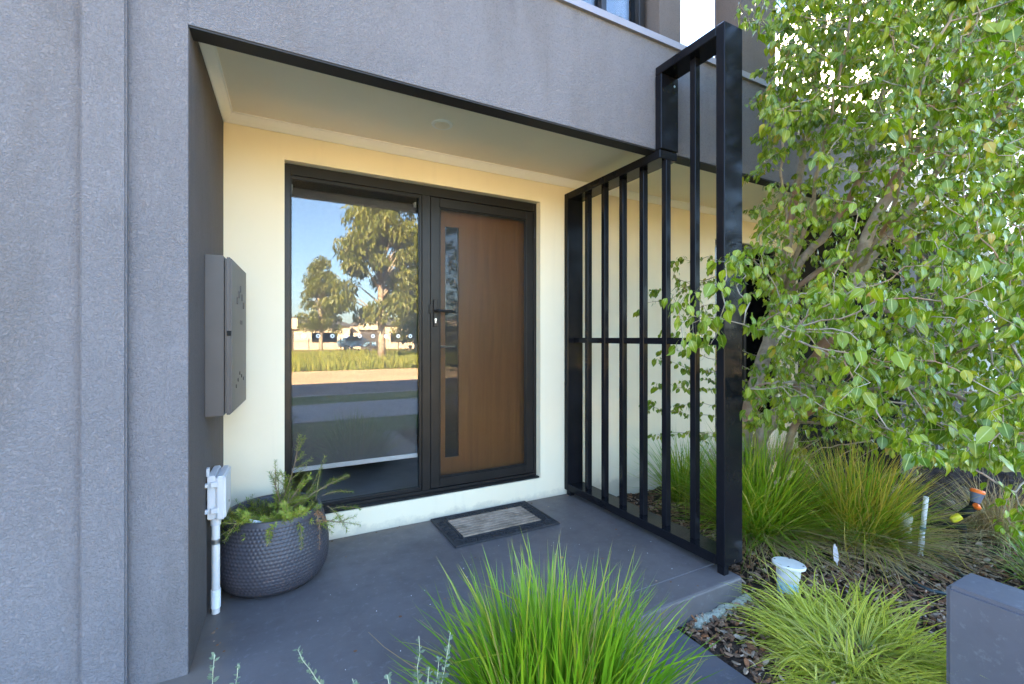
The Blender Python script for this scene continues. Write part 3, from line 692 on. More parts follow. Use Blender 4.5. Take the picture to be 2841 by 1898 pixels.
def rosemary():
    rg = np.random.default_rng(11)
    ro = thing('rosemary_plant', 'straggly green rosemary growing out of the dimpled planter', 'plant', PC + Vector((0, 0, 0.28)))
    gl, gs = G(), G()
    mains = []
    # woody main stems leaning right, shoots off them
    base = PC + Vector((0.02, -0.03, 0.28))
    def shoot(p, d, L, bend, nl=None): sprig(gl, gs, curve(p, d, L, 8, bend, rg), 0.0022, int((nl or int(L * 520)) * 1.5), 0.023, 0.0029, rg)
    for (dx, dy, dz, L, bx, bz) in ((0.75, -0.1, 0.75, 0.34, 0.6, -1.0), (0.55, 0.1, 1.0, 0.36, -0.5, 0.6), (0.9, -0.25, 0.45, 0.34, 0.5, -2.2), (0.35, -0.3, 0.9, 0.22, 0.4, -1.0), (-0.6, -0.1, 0.55, 0.26, -0.4, -1.2), (-0.5, -0.4, 0.5, 0.20, -0.2, -1.8), (0.1, -0.6, 0.55, 0.2, 0, -2.0), (-0.15, 0.1, 0.8, 0.2, 0.1, 0)):
        mains.append((curve(base + Vector((rg.uniform(-.06, .06), rg.uniform(-.05, .05), 0)), (dx, dy, dz), L, 8, (bx, 0, bz), rg, 0.05), L))
    for pts, L in mains:
        gs.tube(pts, [0.0045 * (1 - 0.6 * i / 8) for i in range(9)], 6)
        d_end = (pts[-1] - pts[-2]).normalized()
        for k in range(11):
            i = 2 + k % 7; i = min(i, 8); p = pts[i]; dm = (pts[i] - pts[i - 1]).normalized()
            dr = (dm + Vector((rg.normal(0, .65), rg.normal(0, .6), rg.normal(0.12, .55)))).normalized()
            shoot(p, dr, rg.uniform(0.06, 0.13), (0, 0, rg.uniform(-3, 2.5)))
        shoot(pts[-1], d_end, rg.uniform(0.07, 0.12), (0, 0, rg.uniform(-2, 2)))
    # tall tip and hanging ends, placed as in the photograph
    shoot(PC + Vector((0.19, -0.05, 0.38)), (0.12, 0.0, 1), 0.23, (0.3, 0, 0.6), 130)
    shoot(PC + Vector((0.12, -0.06, 0.37)), (0.5, 0.0, 1), 0.20, (0.9, 0, -0.5), 100)
    shoot(PC + Vector((0.22, -0.05, 0.40)), (0.9, -0.1, 0.4), 0.16, (0.6, -.1, -3.4), 90)
    shoot(PC + Vector((0.24, -0.10, 0.36)), (0.6, -0.3, -0.3), 0.17, (0, -0.2, -6), 90)
    shoot(PC + Vector((0.27, -0.07, 0.33)), (0.8, -0.1, 0.1), 0.14, (0.0, -.1, -5), 80)
    shoot(PC + Vector((0.10, -0.20, 0.34)), (0.1, -0.7, 0.1), 0.14, (0, 0.5, -12), 80)
    shoot(PC + Vector((-0.02, -0.20, 0.33)), (-0.1, -0.8, 0.3), 0.10, (0, 0.3, -10), 60)
    shoot(PC + Vector((-0.17, -0.12, 0.33)), (-0.5, -0.6, 0.3), 0.12, (0, 0.3, -8), 60)
    for k in range(120):
        a = rg.uniform(0, 6.28); r_ = rg.uniform(0.02, 0.18)
        shoot(PC + Vector((r_ * math.cos(a), r_ * math.sin(a), 0.275)), (0.6 * math.cos(a), 0.6 * math.sin(a), 1), rg.uniform(0.06, 0.14), (0, 0, rg.uniform(-3, 1)))
    obj('stems', gs, M_STEM, ro, smooth='all', recalc=False)
    f = obj('needle_leaves', gl, M_ROSEMARY, ro, attrs=True, recalc=False); f['kind'] = 'stuff'
    gd, gs2 = G(), G()
    sprig(gd, gs2, curve(PC + Vector((0.17, -0.17, 0.37)), (0.15, -0.6, 0.2), 0.22, 9, (-0.2, 1.2, -9), rg), 0.002, 90, 0.016, 0.0034, rg)
    sprig(gd, gs2, curve(PC + Vector((0.175, -0.175, 0.37)), (0.2, -0.5, 0.1), 0.10, 6, (0, 1.0, -9), rg), 0.002, 70, 0.016, 0.0034, rg)
    dsp = obj('dead_sprig', gd, M_ROSEMARY_DEAD, ro, attrs=True, recalc=False); dsp['label'] = 'dead brown sprig hanging over the rim'; dsp['kind'] = 'stuff'
    obj('dead_stem', gs2, M_STEM, ro, recalc=False)
rosemary()

# ------------------------------------------------------------ doormat
def doormat():
    x0, x1, y0, y1 = 0.985, 1.722, 2.512, 2.978
    t = thing('doormat', 'worn rubber doormat with scrolled border in front of the door', 'doormat', ((x0 + x1) / 2, (y0 + y1) / 2, 0))
    obj('rubber_base', B(x0, x1, y0, y1, 0.0005, 0.008, 0.003), M_RUBBER, t, smooth=True)
    bw = 0.088
    e = G(); frame_rect2 = ((x0 + 0.002, x1 - 0.002, y0 + 0.002, y0 + 0.014), (x0 + 0.002, x1 - 0.002, y1 - 0.014, y1 - 0.002), (x0 + 0.002, x0 + 0.014, y0 + 0.014, y1 - 0.014), (x1 - 0.014, x1 - 0.002, y0 + 0.014, y1 - 0.014),
                            (x0 + bw, x1 - bw, y0 + bw - 0.008, y0 + bw), (x0 + bw, x1 - bw, y1 - bw, y1 - bw + 0.008), (x0 + bw - 0.008, x0 + bw, y0 + bw - 0.008, y1 - bw + 0.008), (x1 - bw, x1 - bw + 0.008, y0 + bw - 0.008, y1 - bw + 0.008))
    for a, b, c, d in frame_rect2: e.box(a, b, c, d, 0.008, 0.0135, 0.002)
    obj('edge_rim', e, M_RUBBER, t, smooth=True)
    # scrolls: S curves of round section along the border
    s = G()
    def scroll(cx, cy, ang, sz, flip):
        pts = []
        for i in range(15):
            u = i / 14; a = -2.6 + 5.2 * u
            rr_ = sz * (0.25 + 0.75 * abs(math.sin(u * math.pi)) ** 0.8)
            x = sz * 1.6 * (u - 0.5) + 0.35 * sz * math.cos(a * 2.2); y = flip * 0.75 * sz * math.sin(a)
            pts.append((cx + x * math.cos(ang) - y * math.sin(ang), cy + x * math.sin(ang) + y * math.cos(ang), 0.0105))
        s.tube(pts, 0.0034, 5)
    n = 13
    for k in range(n):
        u = x0 + 0.05 + (x1 - x0 - 0.1) * (k + 0.5) / n
        for yy in (y0 + 0.047, y1 - 0.047): scroll(u, yy, 0.35 * (-1) ** k, 0.027, (-1) ** k); scroll(u + 0.012, yy + 0.004, 1.2 * (-1) ** k, 0.018, -(-1) ** k)
    for k in range(8):
        v_ = y0 + 0.06 + (y1 - y0 - 0.12) * (k + 0.5) / 8
        for xx in (x0 + 0.047, x1 - 0.047): scroll(xx, v_, 1.57 + 0.35 * (-1) ** k, 0.027, (-1) ** k); scroll(xx + 0.004, v_ + 0.01, 0.4 * (-1) ** k, 0.018, -(-1) ** k)
    sb = obj('scroll_border', s, M_RUBBER, t, smooth='all', recalc=False)
    obj('coir_panel', B(x0 + bw, x1 - bw, y0 + bw, y1 - bw, 0.0081, 0.0105), simple('dark_coir', (0.06, 0.055, 0.055), 0.95), t)
    nr = 8; hh = (y1 - y0 - 2 * bw) / nr
    for k in range(nr):
        yy = y0 + bw + k * hh
        obj('rib', B(x0 + bw + 0.004, x1 - bw - 0.004, yy + 0.006, yy + hh - 0.006, 0.0106, 0.020, 0.003), M_COIR, t, smooth=True)
doormat()
# flecks of dried paint and leaf litter on the slab
rg = np.random.default_rng(71)
for nm, m_, n_, s0, s1, lab in (('paint_flecks', M_PVC_GREY, 34, 0.0012, 0.004, 'small white flecks scattered over the dark porch slab'), ('leaf_litter', M_CHIP, 70, 0.003, 0.011, 'brown crumbs of leaf litter along the edges of the porch slab')):
    g = G()
    for k in range(n_):
        if nm == 'paint_flecks': x, y = rg.uniform(0.2, 2.08), rg.uniform(1.53, 2.5)
        else:
            x, y = ((rg.uniform(-0.19, 2.05), 2.985 - abs(rg.normal(0, 0.03))) if rg.random() < .5 else (-0.19 + abs(rg.normal(0, .03)), rg.uniform(2.06, 2.98))) if rg.random() < 0.6 else (rg.uniform(0.3, 2.1), rg.uniform(1.55, 2.9))
        s_ = rg.uniform(s0, s1); a0 = rg.uniform(0, 6.28)
        ring = [(x + s_ * rg.uniform(.5, 1) * math.cos(a0 + q * 1.047), y + s_ * rg.uniform(.4, 1) * math.sin(a0 + q * 1.047), 0.0008) for q in range(6)]
        g.poly(ring, (0, 0, 0.0012))
    tag(obj(nm, g, m_, recalc=False), lab, 'debris', kind='stuff')
# fallen leaf on the slab
o = obj('fallen_leaf', G().add([(1.45, 2.12, 0.0035), (1.465, 2.11, 0.006), (1.48, 2.125, 0.003), (1.463, 2.135, 0.007)], [(0, 1, 2, 3)]), simple('orange_leaf', (0.5, 0.2, 0.06), 0.6))
tag(o, 'tiny orange fallen leaf lying on the slab beside the doormat', 'leaf')

# ------------------------------------------------------------ grasses
def tussock(name, label, c, n, L, rb, mat, seed, lean=(0.15, 1.0), droop=(0.4, 1.4), width=0.005, group=None, seg=6, heads=0, asym=(0, 0), dead=0):
    rg = np.random.default_rng(seed); t = thing(name, label, 'grass', c, group); g = G(); c = Vector(c)
    for k in range(n):
        a = rg.uniform(0, 6.2832); rr_ = rb * math.sqrt(rg.uniform(0, 1))
        p = c + Vector((rr_ * math.cos(a), rr_ * math.sin(a), 0)); a += rg.normal(0, 0.75)
        e = rg.uniform(0, 1)
        th = lean[0] + (lean[1] - lean[0]) * e ** 1.1 * (0.5 + 0.5 * rr_ / rb) + rg.normal(0, 0.14); drift = rg.normal(0, 0.09); kink = rg.integers(2, seg) if rg.random() < 0.07 else -1
        dr = rg.uniform(*droop) * (0.35 + 0.65 * e); l = L * rg.uniform(0.55, 1.08) * (1 - 0.12 * e); w = width * rg.uniform(0.6, 1.15) * 0.5
        hd = Vector((math.cos(a) + asym[0], math.sin(a) + asym[1], 0)); hd = hd.normalized()
        sd_ = hd.cross(Vector((0, 0, 1))); tw = rg.uniform(-0.9, 0.9); sd_ = (sd_ * math.cos(tw) + hd * math.sin(tw) * 0.8)
        vs_ = []; tt = []; ss = []
        for i in range(seg + 1):
            u = i / seg; ww = w * (1 - u ** 2.2) if i < seg else 0.0
            if i: 
                thi = th + dr * u ** 1.5 + (1.1 if 0 <= kink <= i else 0.0); a += drift; hd = Vector((math.cos(a) + asym[0], math.sin(a) + asym[1], 0)).normalized()
                p = p + (hd * math.sin(thi) + Vector((0, 0, 1)) * math.cos(thi)) * (l / seg)
            if p.z < c.z + 0.006: p.z = c.z + 0.006
            if i < seg:
                vs_ += [p - sd_ * ww, p + sd_ * ww]; tt += [u, u]; ss += [-1, 1]
            else: vs_.append(p.copy()); tt.append(1.0); ss.append(0)
        fs_ = [(2 * i, 2 * i + 1, 2 * i + 3, 2 * i + 2) for i in range(seg - 1)] + [(2 * seg - 2, 2 * seg - 1, 2 * seg)]
        g.add(vs_, fs_, tt, ss)
    b = obj('blades', g, mat, t, smooth='all', attrs=True, recalc=False); b['kind'] = 'stuff'
    if dead:
        dg = G()
        for k in range(dead):
            a = rg.uniform(0, 6.2832); p = c + Vector((math.cos(a), math.sin(a), 0)) * rg.uniform(0.02, rb * 2.2) + Vector((0, 0, rg.uniform(0.004, 0.06))); a += rg.normal(0, 0.45)
            l = L * rg.uniform(0.4, 0.95); w = width * 0.32 * rg.uniform(0.6, 1.2); th = rg.uniform(0.9, 1.5); vs_ = []; tt = []
            for i in range(6):
                if i: th += rg.uniform(0.0, 0.2); p = p + (Vector((math.cos(a), math.sin(a), 0)) * math.sin(th) + Vector((0, 0, 1)) * math.cos(th)) * (l / 5); a += rg.normal(0, 0.12)
                if p.z < c.z + 0.012: p.z = c.z + 0.012
                sd_ = Vector((-math.sin(a), math.cos(a), 0.25)) * w * (1 - i / 6); vs_ += [p - sd_, p + sd_]; tt += [i / 5, i / 5]
            dg.add(vs_, [(2 * i, 2 * i + 1, 2 * i + 3, 2 * i + 2) for i in range(5)], tt)
        d_ = obj('dead_blades', dg, M_DRYGRASS, t, smooth='all', attrs=True, recalc=False); d_['kind'] = 'stuff'
    for k in range(heads):
        a = rg.uniform(0, 6.28); d = Vector((math.cos(a) * 0.6, math.sin(a) * 0.6, 1)); hg = G()
        pts = curve(c + Vector((0, 0, 0.05)), d, L * rg.uniform(0.6, 0.85), 7, (0, 0, -0.5), rg, 0.04)
        hg.tube(pts, 0.0013, 4)
        e0, e1 = pts[-2], pts[-1]
        for q in range(34):
            pp = e0.lerp(e1, q / 33) + Vector((rg.normal(0, .005), rg.normal(0, .005), rg.normal(0, .005))); s_ = 0.0045
            hg.add([pp, pp + Vector((s_, 0, s_)), pp + Vector((0, s_, 2 * s_)), pp + Vector((-s_, 0, s_))], [(0, 1, 2, 3)])
        obj('seed_head', hg, simple('straw_seed', (0.40, 0.31, 0.16), 0.8), t, recalc=False)
    return t
tussock('grass_clump', 'large bright green strappy grass clump in front of the porch slab', (0.83, 1.24, -0.13), 1350, 0.63, 0.17, M_CLUMP, 21, (0.04, 1.1), (0.15, 0.7), 0.0145, seg=6, dead=60)
tussock('grass_tussock', 'big green tussock right behind the black front post of the screen', (2.98, 1.98, -0.12), 1700, 0.80, 0.15, M_TUSSOCK, 22, (0.1, 1.25), (0.3, 1.1), 0.0105, heads=6, dead=420)
tussock('grass_tussock', 'yellowing tussock with orange tinged blades beside the white standpipe', (3.47, 1.60, -0.12), 1600, 0.74, 0.15, M_TUSSOCK_Y, 23, (0.15, 1.3), (0.3, 1.1), 0.009, heads=5, dead=480)
tussock('grass_tussock', 'green tussock seen between the screen bars near the cream wall', (3.02, 2.62, -0.11), 420, 0.62, 0.10, M_TUSSOCK, 24, (0.1, 1.0), (0.3, 1.0), 0.010)
tussock('grass_tussock', 'dry brown tussock at the foot of the pear trunk by the wall', (4.1, 2.55, -0.11), 1500, 0.52, 0.14, M_DRYGRASS, 25, (0.2, 1.3), (0.5, 1.5), 0.006)
tussock('grass_tussock', 'green grass tussock at the right edge behind the low wall', (3.62, 0.72, -0.12), 420, 0.46, 0.09, M_TUSSOCK, 26, (0.1, 1.0), (0.3, 1.1), 0.010)
tussock('grass_tussock', 'dry straw coloured tussock at the right edge behind the hose gun', (4.35, 1.15, -0.12), 900, 0.50, 0.12, M_DRYGRASS, 27, (0.2, 1.2), (0.5, 1.5), 0.006)
tussock('sedge_mound', 'pale striped yellow green sedge mound left of the low grey wall', (2.22, 1.03, -0.125), 1300, 0.42, 0.24, M_SEDGE, 28, (0.85, 1.5), (0.9, 1.9), 0.0105, seg=7)
tussock('sedge_mound', 'fainter pale striped sedge tuft at the slab side of its mound', (1.98, 0.93, -0.125), 460, 0.34, 0.12, M_SEDGE, 29, (0.9, 1.5), (1.0, 1.9), 0.0095, seg=7)

# saltbush sprigs at the lower edge
def saltbush(label, stems, seed):
    rg = np.random.default_rng(seed); b = Vector(stems[0][0]); t = thing('saltbush', label, 'plant', (b.x, b.y, -0.13)); gl, gs = G(), G()
    for p0, p1, sag in stems:
        p0, p1 = Vector(p0), Vector(p1); pts = [p0.lerp(p1, k / 10) + Vector((rg.normal(0, .003), rg.normal(0, .003), sag * math.sin(math.pi * k / 10))) for k in range(11)]
        gs.tube(pts, [0.0024 * (1 - 0.6 * k / 10) for k in range(11)], 5)
        for k in range(1, 11):
            for q in range(9):
                d = (pts[k] - pts[k - 1]).normalized(); o_ = d.orthogonal(); o_.rotate(Quaternion(d, rg.uniform(0, 6.28)))
                dr = (o_ + d * 0.6).normalized(); L = (0.026 - 0.0013 * k) * rg.uniform(0.6, 1.2); sd_ = dr.cross(d).normalized(); w = L * 0.36; p = pts[k].lerp(pts[k - 1], rg.uniform(0, 1))
                gl.add([p, p + dr * L * .45 - sd_ * w, p + dr * L * .75 - sd_ * w * 0.55, p + dr * L, p + dr * L * .75 + sd_ * w * 0.55, p + dr * L * .45 + sd_ * w], [(0, 1, 2, 3, 4, 5)])
    obj('stems', gs, M_STEM_PALE, t, smooth='all', recalc=False); f = obj('leaves', gl, M_SALT, t, attrs=True, recalc=False); f['kind'] = 'stuff'
saltbush('two small grey green saltbush sprigs beside the pier base', [(at(548, 2250, 1.20), at(597, 1815, 1.20), 0.0), (at(610, 2250, 1.20), at(662, 1840, 1.20), 0.01)], 31)
saltbush('grey green saltbush spray arching left over the dark slab', [(at(1010, 2200, 1.22), at(822, 1803, 1.20), 0.045), (at(1010, 2200, 1.22), at(905, 1930, 1.2), 0.02), (at(1030, 2200, 1.22), at(985, 1880, 1.2), 0.0)], 32)
saltbush('wispy saltbush stems beside the left of the foreground grass clump', [(at(1150, 2200, 1.25), at(1164, 1765, 1.25), 0.0), (at(1170, 2200, 1.25), at(1252, 1755, 1.25), 0.0), (at(1140, 2200, 1.25), at(1075, 1870, 1.22), 0.0), (at(1180, 2200, 1.25), at(1215, 1830, 1.25), 0.0), (at(1160, 2200, 1.25), at(1190, 1850, 1.23), 0.0)], 33)

# ------------------------------------------------------------ garden fittings
lw = thing('low_wall', 'low dark grey rendered garden wall end at the lower right', 'wall', (2.28, 0.1, GZ))
M_LOW = m_slab('grey_painted_render', (0.105, 0.10, 0.118))
obj('wall_block', B(2.18, 2.385, -0.6, 0.72, GZ - 0.02, 0.335, 0.014), M_LOW, lw, smooth=True)

cap = thing('drain_riser', 'white capped drain riser with blue paint in the bark mulch', 'pipe', (2.448, 1.45, -0.125))
tilt = Matrix.Rotation(R(5), 4, 'Y')
cz = Vector((2.448, 1.45, -0.13))
obj('riser_pipe', G().lathe([(0.047, 0.0), (0.050, 0.06), (0.050, 0.088), (0.056, 0.09), (0.058, 0.135), (0.058, 0.15)], cz, 32, tilt), M_PVC, cap, smooth=True)
obj('blue_band', G().lathe([(0.0485, 0.004), (0.0510, 0.05), (0.0512, 0.068), (0.0502, 0.069)], cz, 32, tilt), simple('blue_primer', (0.32, 0.55, 0.78), 0.5, 0.4, 0.5, 22), cap, smooth=True)
obj('cap_lid', G().lathe([(0.058, 0.146), (0.078, 0.149), (0.080, 0.158), (0.076, 0.163), (0.0, 0.166)], cz, 36, tilt), M_PVC, cap, smooth=True)
for k in range(4):
    a = k * math.pi / 2 + 0.5; p = cz + tilt @ Vector((0.066 * math.cos(a), 0.066 * math.sin(a), 0.164)); obj('cap_notch', B(p.x - 0.005, p.x + 0.005, p.y - 0.003, p.y + 0.003, p.z - 0.002, p.z + 0.0016), M_METER, cap)

g = G(); f0 = Vector((2.96, 1.46, -0.105)); f1 = Vector((2.94, 1.465, 0.025)); rt = Vector((0.9, -0.4, 0.1)).normalized()
vs_ = []; 
for k in range(9):
    u = k / 8; w_ = 0.017 * math.sin(math.pi * (0.08 + 0.9 * u)) ** 0.6 * (1 if 0.15 < u else 0.25); p = f0.lerp(f1, u) + Vector((0, 0, 0))
    vs_ += [p - rt * w_, p + Vector((0.0, -0.002, 0.0)), p + rt * w_]
fs_ = [];
for k in range(8):
    a = 3 * k; fs_ += [(a, a + 1, a + 4, a + 3), (a + 1, a + 2, a + 5, a + 4)]
g.add(vs_, fs_)
o = obj('feather', g, simple('white_feather', (0.5, 0.48, 0.5), 0.7), smooth='all', recalc=False); tag(o, 'white feather stuck upright in the mulch beside the drain cap', 'feather')

sp = thing('standpipe', 'leaning white pipe rising from the mulch beside the yellow tussock', 'pipe', at(2551, 1546, 2.83))
b0, b1 = at(2551, 1556, 2.83), at(2570, 1378, 2.83)
obj('pipe', G().tube([b0, b0.lerp(b1, 0.5), b1], 0.013, 14), M_PVC, sp, smooth=True)
obj('coupling', G().tube([b0.lerp(b1, 0.02), b0.lerp(b1, 0.12)], 0.016, 14), M_PVC, sp, smooth=True)
obj('coupling', G().tube([b0.lerp(b1, 0.22), b0.lerp(b1, 0.36)], 0.016, 14), M_PVC, sp, smooth=True)
obj('tie', G().tube([b0.lerp(b1, 0.48), b0.lerp(b1, 0.53)], 0.0155, 12), simple('green_tie', (0.10, 0.17, 0.16), 0.5), sp, smooth=True)
q = at(2512, 1440, 2.95)
vp = thing('vent_cap', 'small beige capped pipe half hidden by the yellowing tussock', 'pipe', (q.x, q.y, -0.125))
obj('pipe', G().tube([(q.x, q.y, -0.13), (q.x, q.y, q.z - 0.01)], 0.033, 18), simple('beige_pvc', (0.55, 0.49, 0.36), 0.45), vp, smooth=True)
obj('lid', G().lathe([(0.036, -0.012), (0.038, 0.02), (0.034, 0.03), (0.02, 0.034), (0.0, 0.034)], q, 20), simple('beige_pvc_lid', (0.60, 0.54, 0.40), 0.45), vp, smooth=True)

tp = thing('tap_riser', 'black irrigation pipe bent like an elbow above the mulch', 'pipe', at(2671, 1530, 2.9))
r0, r1, r2 = at(2671, 1540, 2.9), at(2671, 1462, 2.9), at(2582, 1452, 2.98)
obj('riser', G().tube([r0, r1], 0.0165, 12), M_BLACK, tp, smooth=True)
obj('elbow', G().tube([r1 + Vector((0, 0, -0.03)), r1, r1.lerp(r2, 0.2)], [0.021, 0.024, 0.021], 12), M_BLACK, tp, smooth=True)
obj('cross_pipe', G().tube([r1.lerp(r2, 0.1), r2], 0.02, 12), M_BLACK, tp, smooth=True)
obj('collar', G().tube([r1.lerp(r2, 0.42), r1.lerp(r2, 0.55)], 0.025, 12), M_BLACK, tp, smooth=True)
hg = thing('hose_gun', 'black hose spray gun with orange ring and yellow band over the mulch', 'hose gun', at(2690, 1425, 2.85))
a0, a1, a2, a3, a4 = at(2640, 1444, 2.87), at(2664, 1432, 2.86), at(2700, 1408, 2.85), at(2708, 1385, 2.85), at(2713, 1363, 2.85)
obj('yellow_collar', G().tube([a0, a0.lerp(a1, .3), a1], [0.017, 0.022, 0.021], 14), simple('yellow_plastic', (0.75, 0.62, 0.03), 0.4), hg, smooth=True)
obj('grip', G().tube([a1, a1.lerp(a2, .5), a2, a3], [0.021, 0.024, 0.023, 0.024], 14), M_BLACK, hg, smooth='all')
obj('spray_head', G().tube([a2.lerp(a3, .5), a3, a3.lerp(a4, .8)], [0.022, 0.027, 0.034], 16), simple('slate_plastic', (0.12, 0.13, 0.17), 0.35), hg, smooth=True)
obj('orange_ring', G().tube([a3.lerp(a4, .8), a4, a4 + (a4 - a3) * 0.2], [0.0345, 0.036, 0.030], 18), simple('orange_plastic', (0.8, 0.16, 0.02), 0.4), hg, smooth=True)
tq = at(2711, 1406, 2.82); obj('trigger_knob', G().tube([tq + Vector((-0.012, 0.004, 0.012)), tq, tq + Vector((0.014, -0.006, -0.010))], [0.014, 0.018, 0.012], 10), simple('orange_trigger', (0.8, 0.14, 0.02), 0.4), hg, smooth=True)
M_HOSE = simple('dark_green_hose', (0.03, 0.05, 0.055), 0.4, 0.5, 0.2, 20)
def ground_pt(u, v, z=-0.105):
    b = -(v - 938) / FP; d = (z - EYE) / b; return at(u, v, d)
hz = [ground_pt(u, v) for u, v in ((2470, 1560), (2510, 1595), (2545, 1622), (2585, 1640), (2630, 1648), (2700, 1650))]
o = obj('garden_hose', G().tube(hz, 0.0095, 10), M_HOSE, smooth='all'); tag(o, 'dark green garden hose on the mulch running behind the low wall', 'hose')
hz = [ground_pt(u, v) for u, v in ((2560, 1515), (2595, 1535), (2630, 1560), (2665, 1592), (2700, 1630))]
o = obj('garden_hose', G().tube(hz, 0.0105, 10), M_HOSE, smooth='all'); tag(o, 'black drip hose lying between the white standpipe and low wall', 'hose')

def rubble():
    rg = np.random.default_rng(41); t = thing('concrete_spill', 'crumbly lichen covered concrete spill along the front slab corner', 'concrete', (1.95, 1.5, -0.12))
    n = N('lichen_concrete'); a = n.noise(40, 5, 0.7); n.base(n.ramp(a, [(0.3, (0.2, 0.2, 0.14)), (0.5, (0.46, 0.46, 0.36)), (0.7, (0.62, 0.62, 0.54))]), 0.95, 0.1); n.bump(n.noise(60, 5, 0.75), 1.0, 0.02)
    for k in range(16):
        x = 1.80 + 0.40 * k / 15; bm = bmesh.new(); bmesh.ops.create_icosphere(bm, subdivisions=3, radius=1)
        sx, sy, sz = rg.uniform(.022, .04), rg.uniform(.02, .035), rg.uniform(.012, .024); c = Vector((x + rg.normal(0, .006), 1.497 + rg.normal(0, .006), -0.122 + 0.012 * (k / 15)))
        for v in bm.verts:
            f = 1 + rg.normal(0, 0.11); v.co = Vector((v.co.x * sx * f, v.co.y * sy * f, v.co.z * sz * f)) + c
        obj('lump', G().bm(bm), n.m, t, smooth='all')
rubble()

# ------------------------------------------------------------ pear tree
def leaf_verts(L, W, bend, fold, rows=((0.0, 0.0), (0.05, 0.40), (0.14, 0.76), (0.27, 0.98), (0.42, 1.0), (0.58, 0.86), (0.73, 0.58), (0.86, 0.27), (0.94, 0.10), (1.0, 0.0))):
    """a leaf along +X, width in Y, upper side +Z"""
    vs_, tt, ss = [], [], []
    def pt(u, s):
        w = dict(rows)[u] * W * 0.5 if u in dict(rows) else 0
        return Vector((L * u * (1 - 0.18 * bend * u), s * w, -bend * L * 0.55 * u * u + fold * abs(s) * w + 0.12 * w * abs(s) * math.sin(9 * u + 2 * s)))
    idx = []
    for i, (u, w) in enumerate(rows):
        if w == 0: vs_.append(pt(u, 0)); tt.append(u); ss.append(0); idx.append([len(vs_) - 1])
        else:
            r_ = []
            for s in (-1, 0, 1): vs_.append(pt(u, s)); tt.append(u); ss.append(s); r_.append(len(vs_) - 1)
            idx.append(r_)
    fs_ = []
    for a, b in zip(idx, idx[1:]):
        if len(a) == 1: fs_ += [(a[0], b[1], b[0]), (a[0], b[2], b[1])]
        elif len(b) == 1: fs_ += [(a[0], a[1], b[0]), (a[1], a[2], b[0])]
        else: fs_ += [(a[0], a[1], b[1], b[0]), (a[1], a[2], b[2], b[1])]
    return vs_, fs_, tt, ss

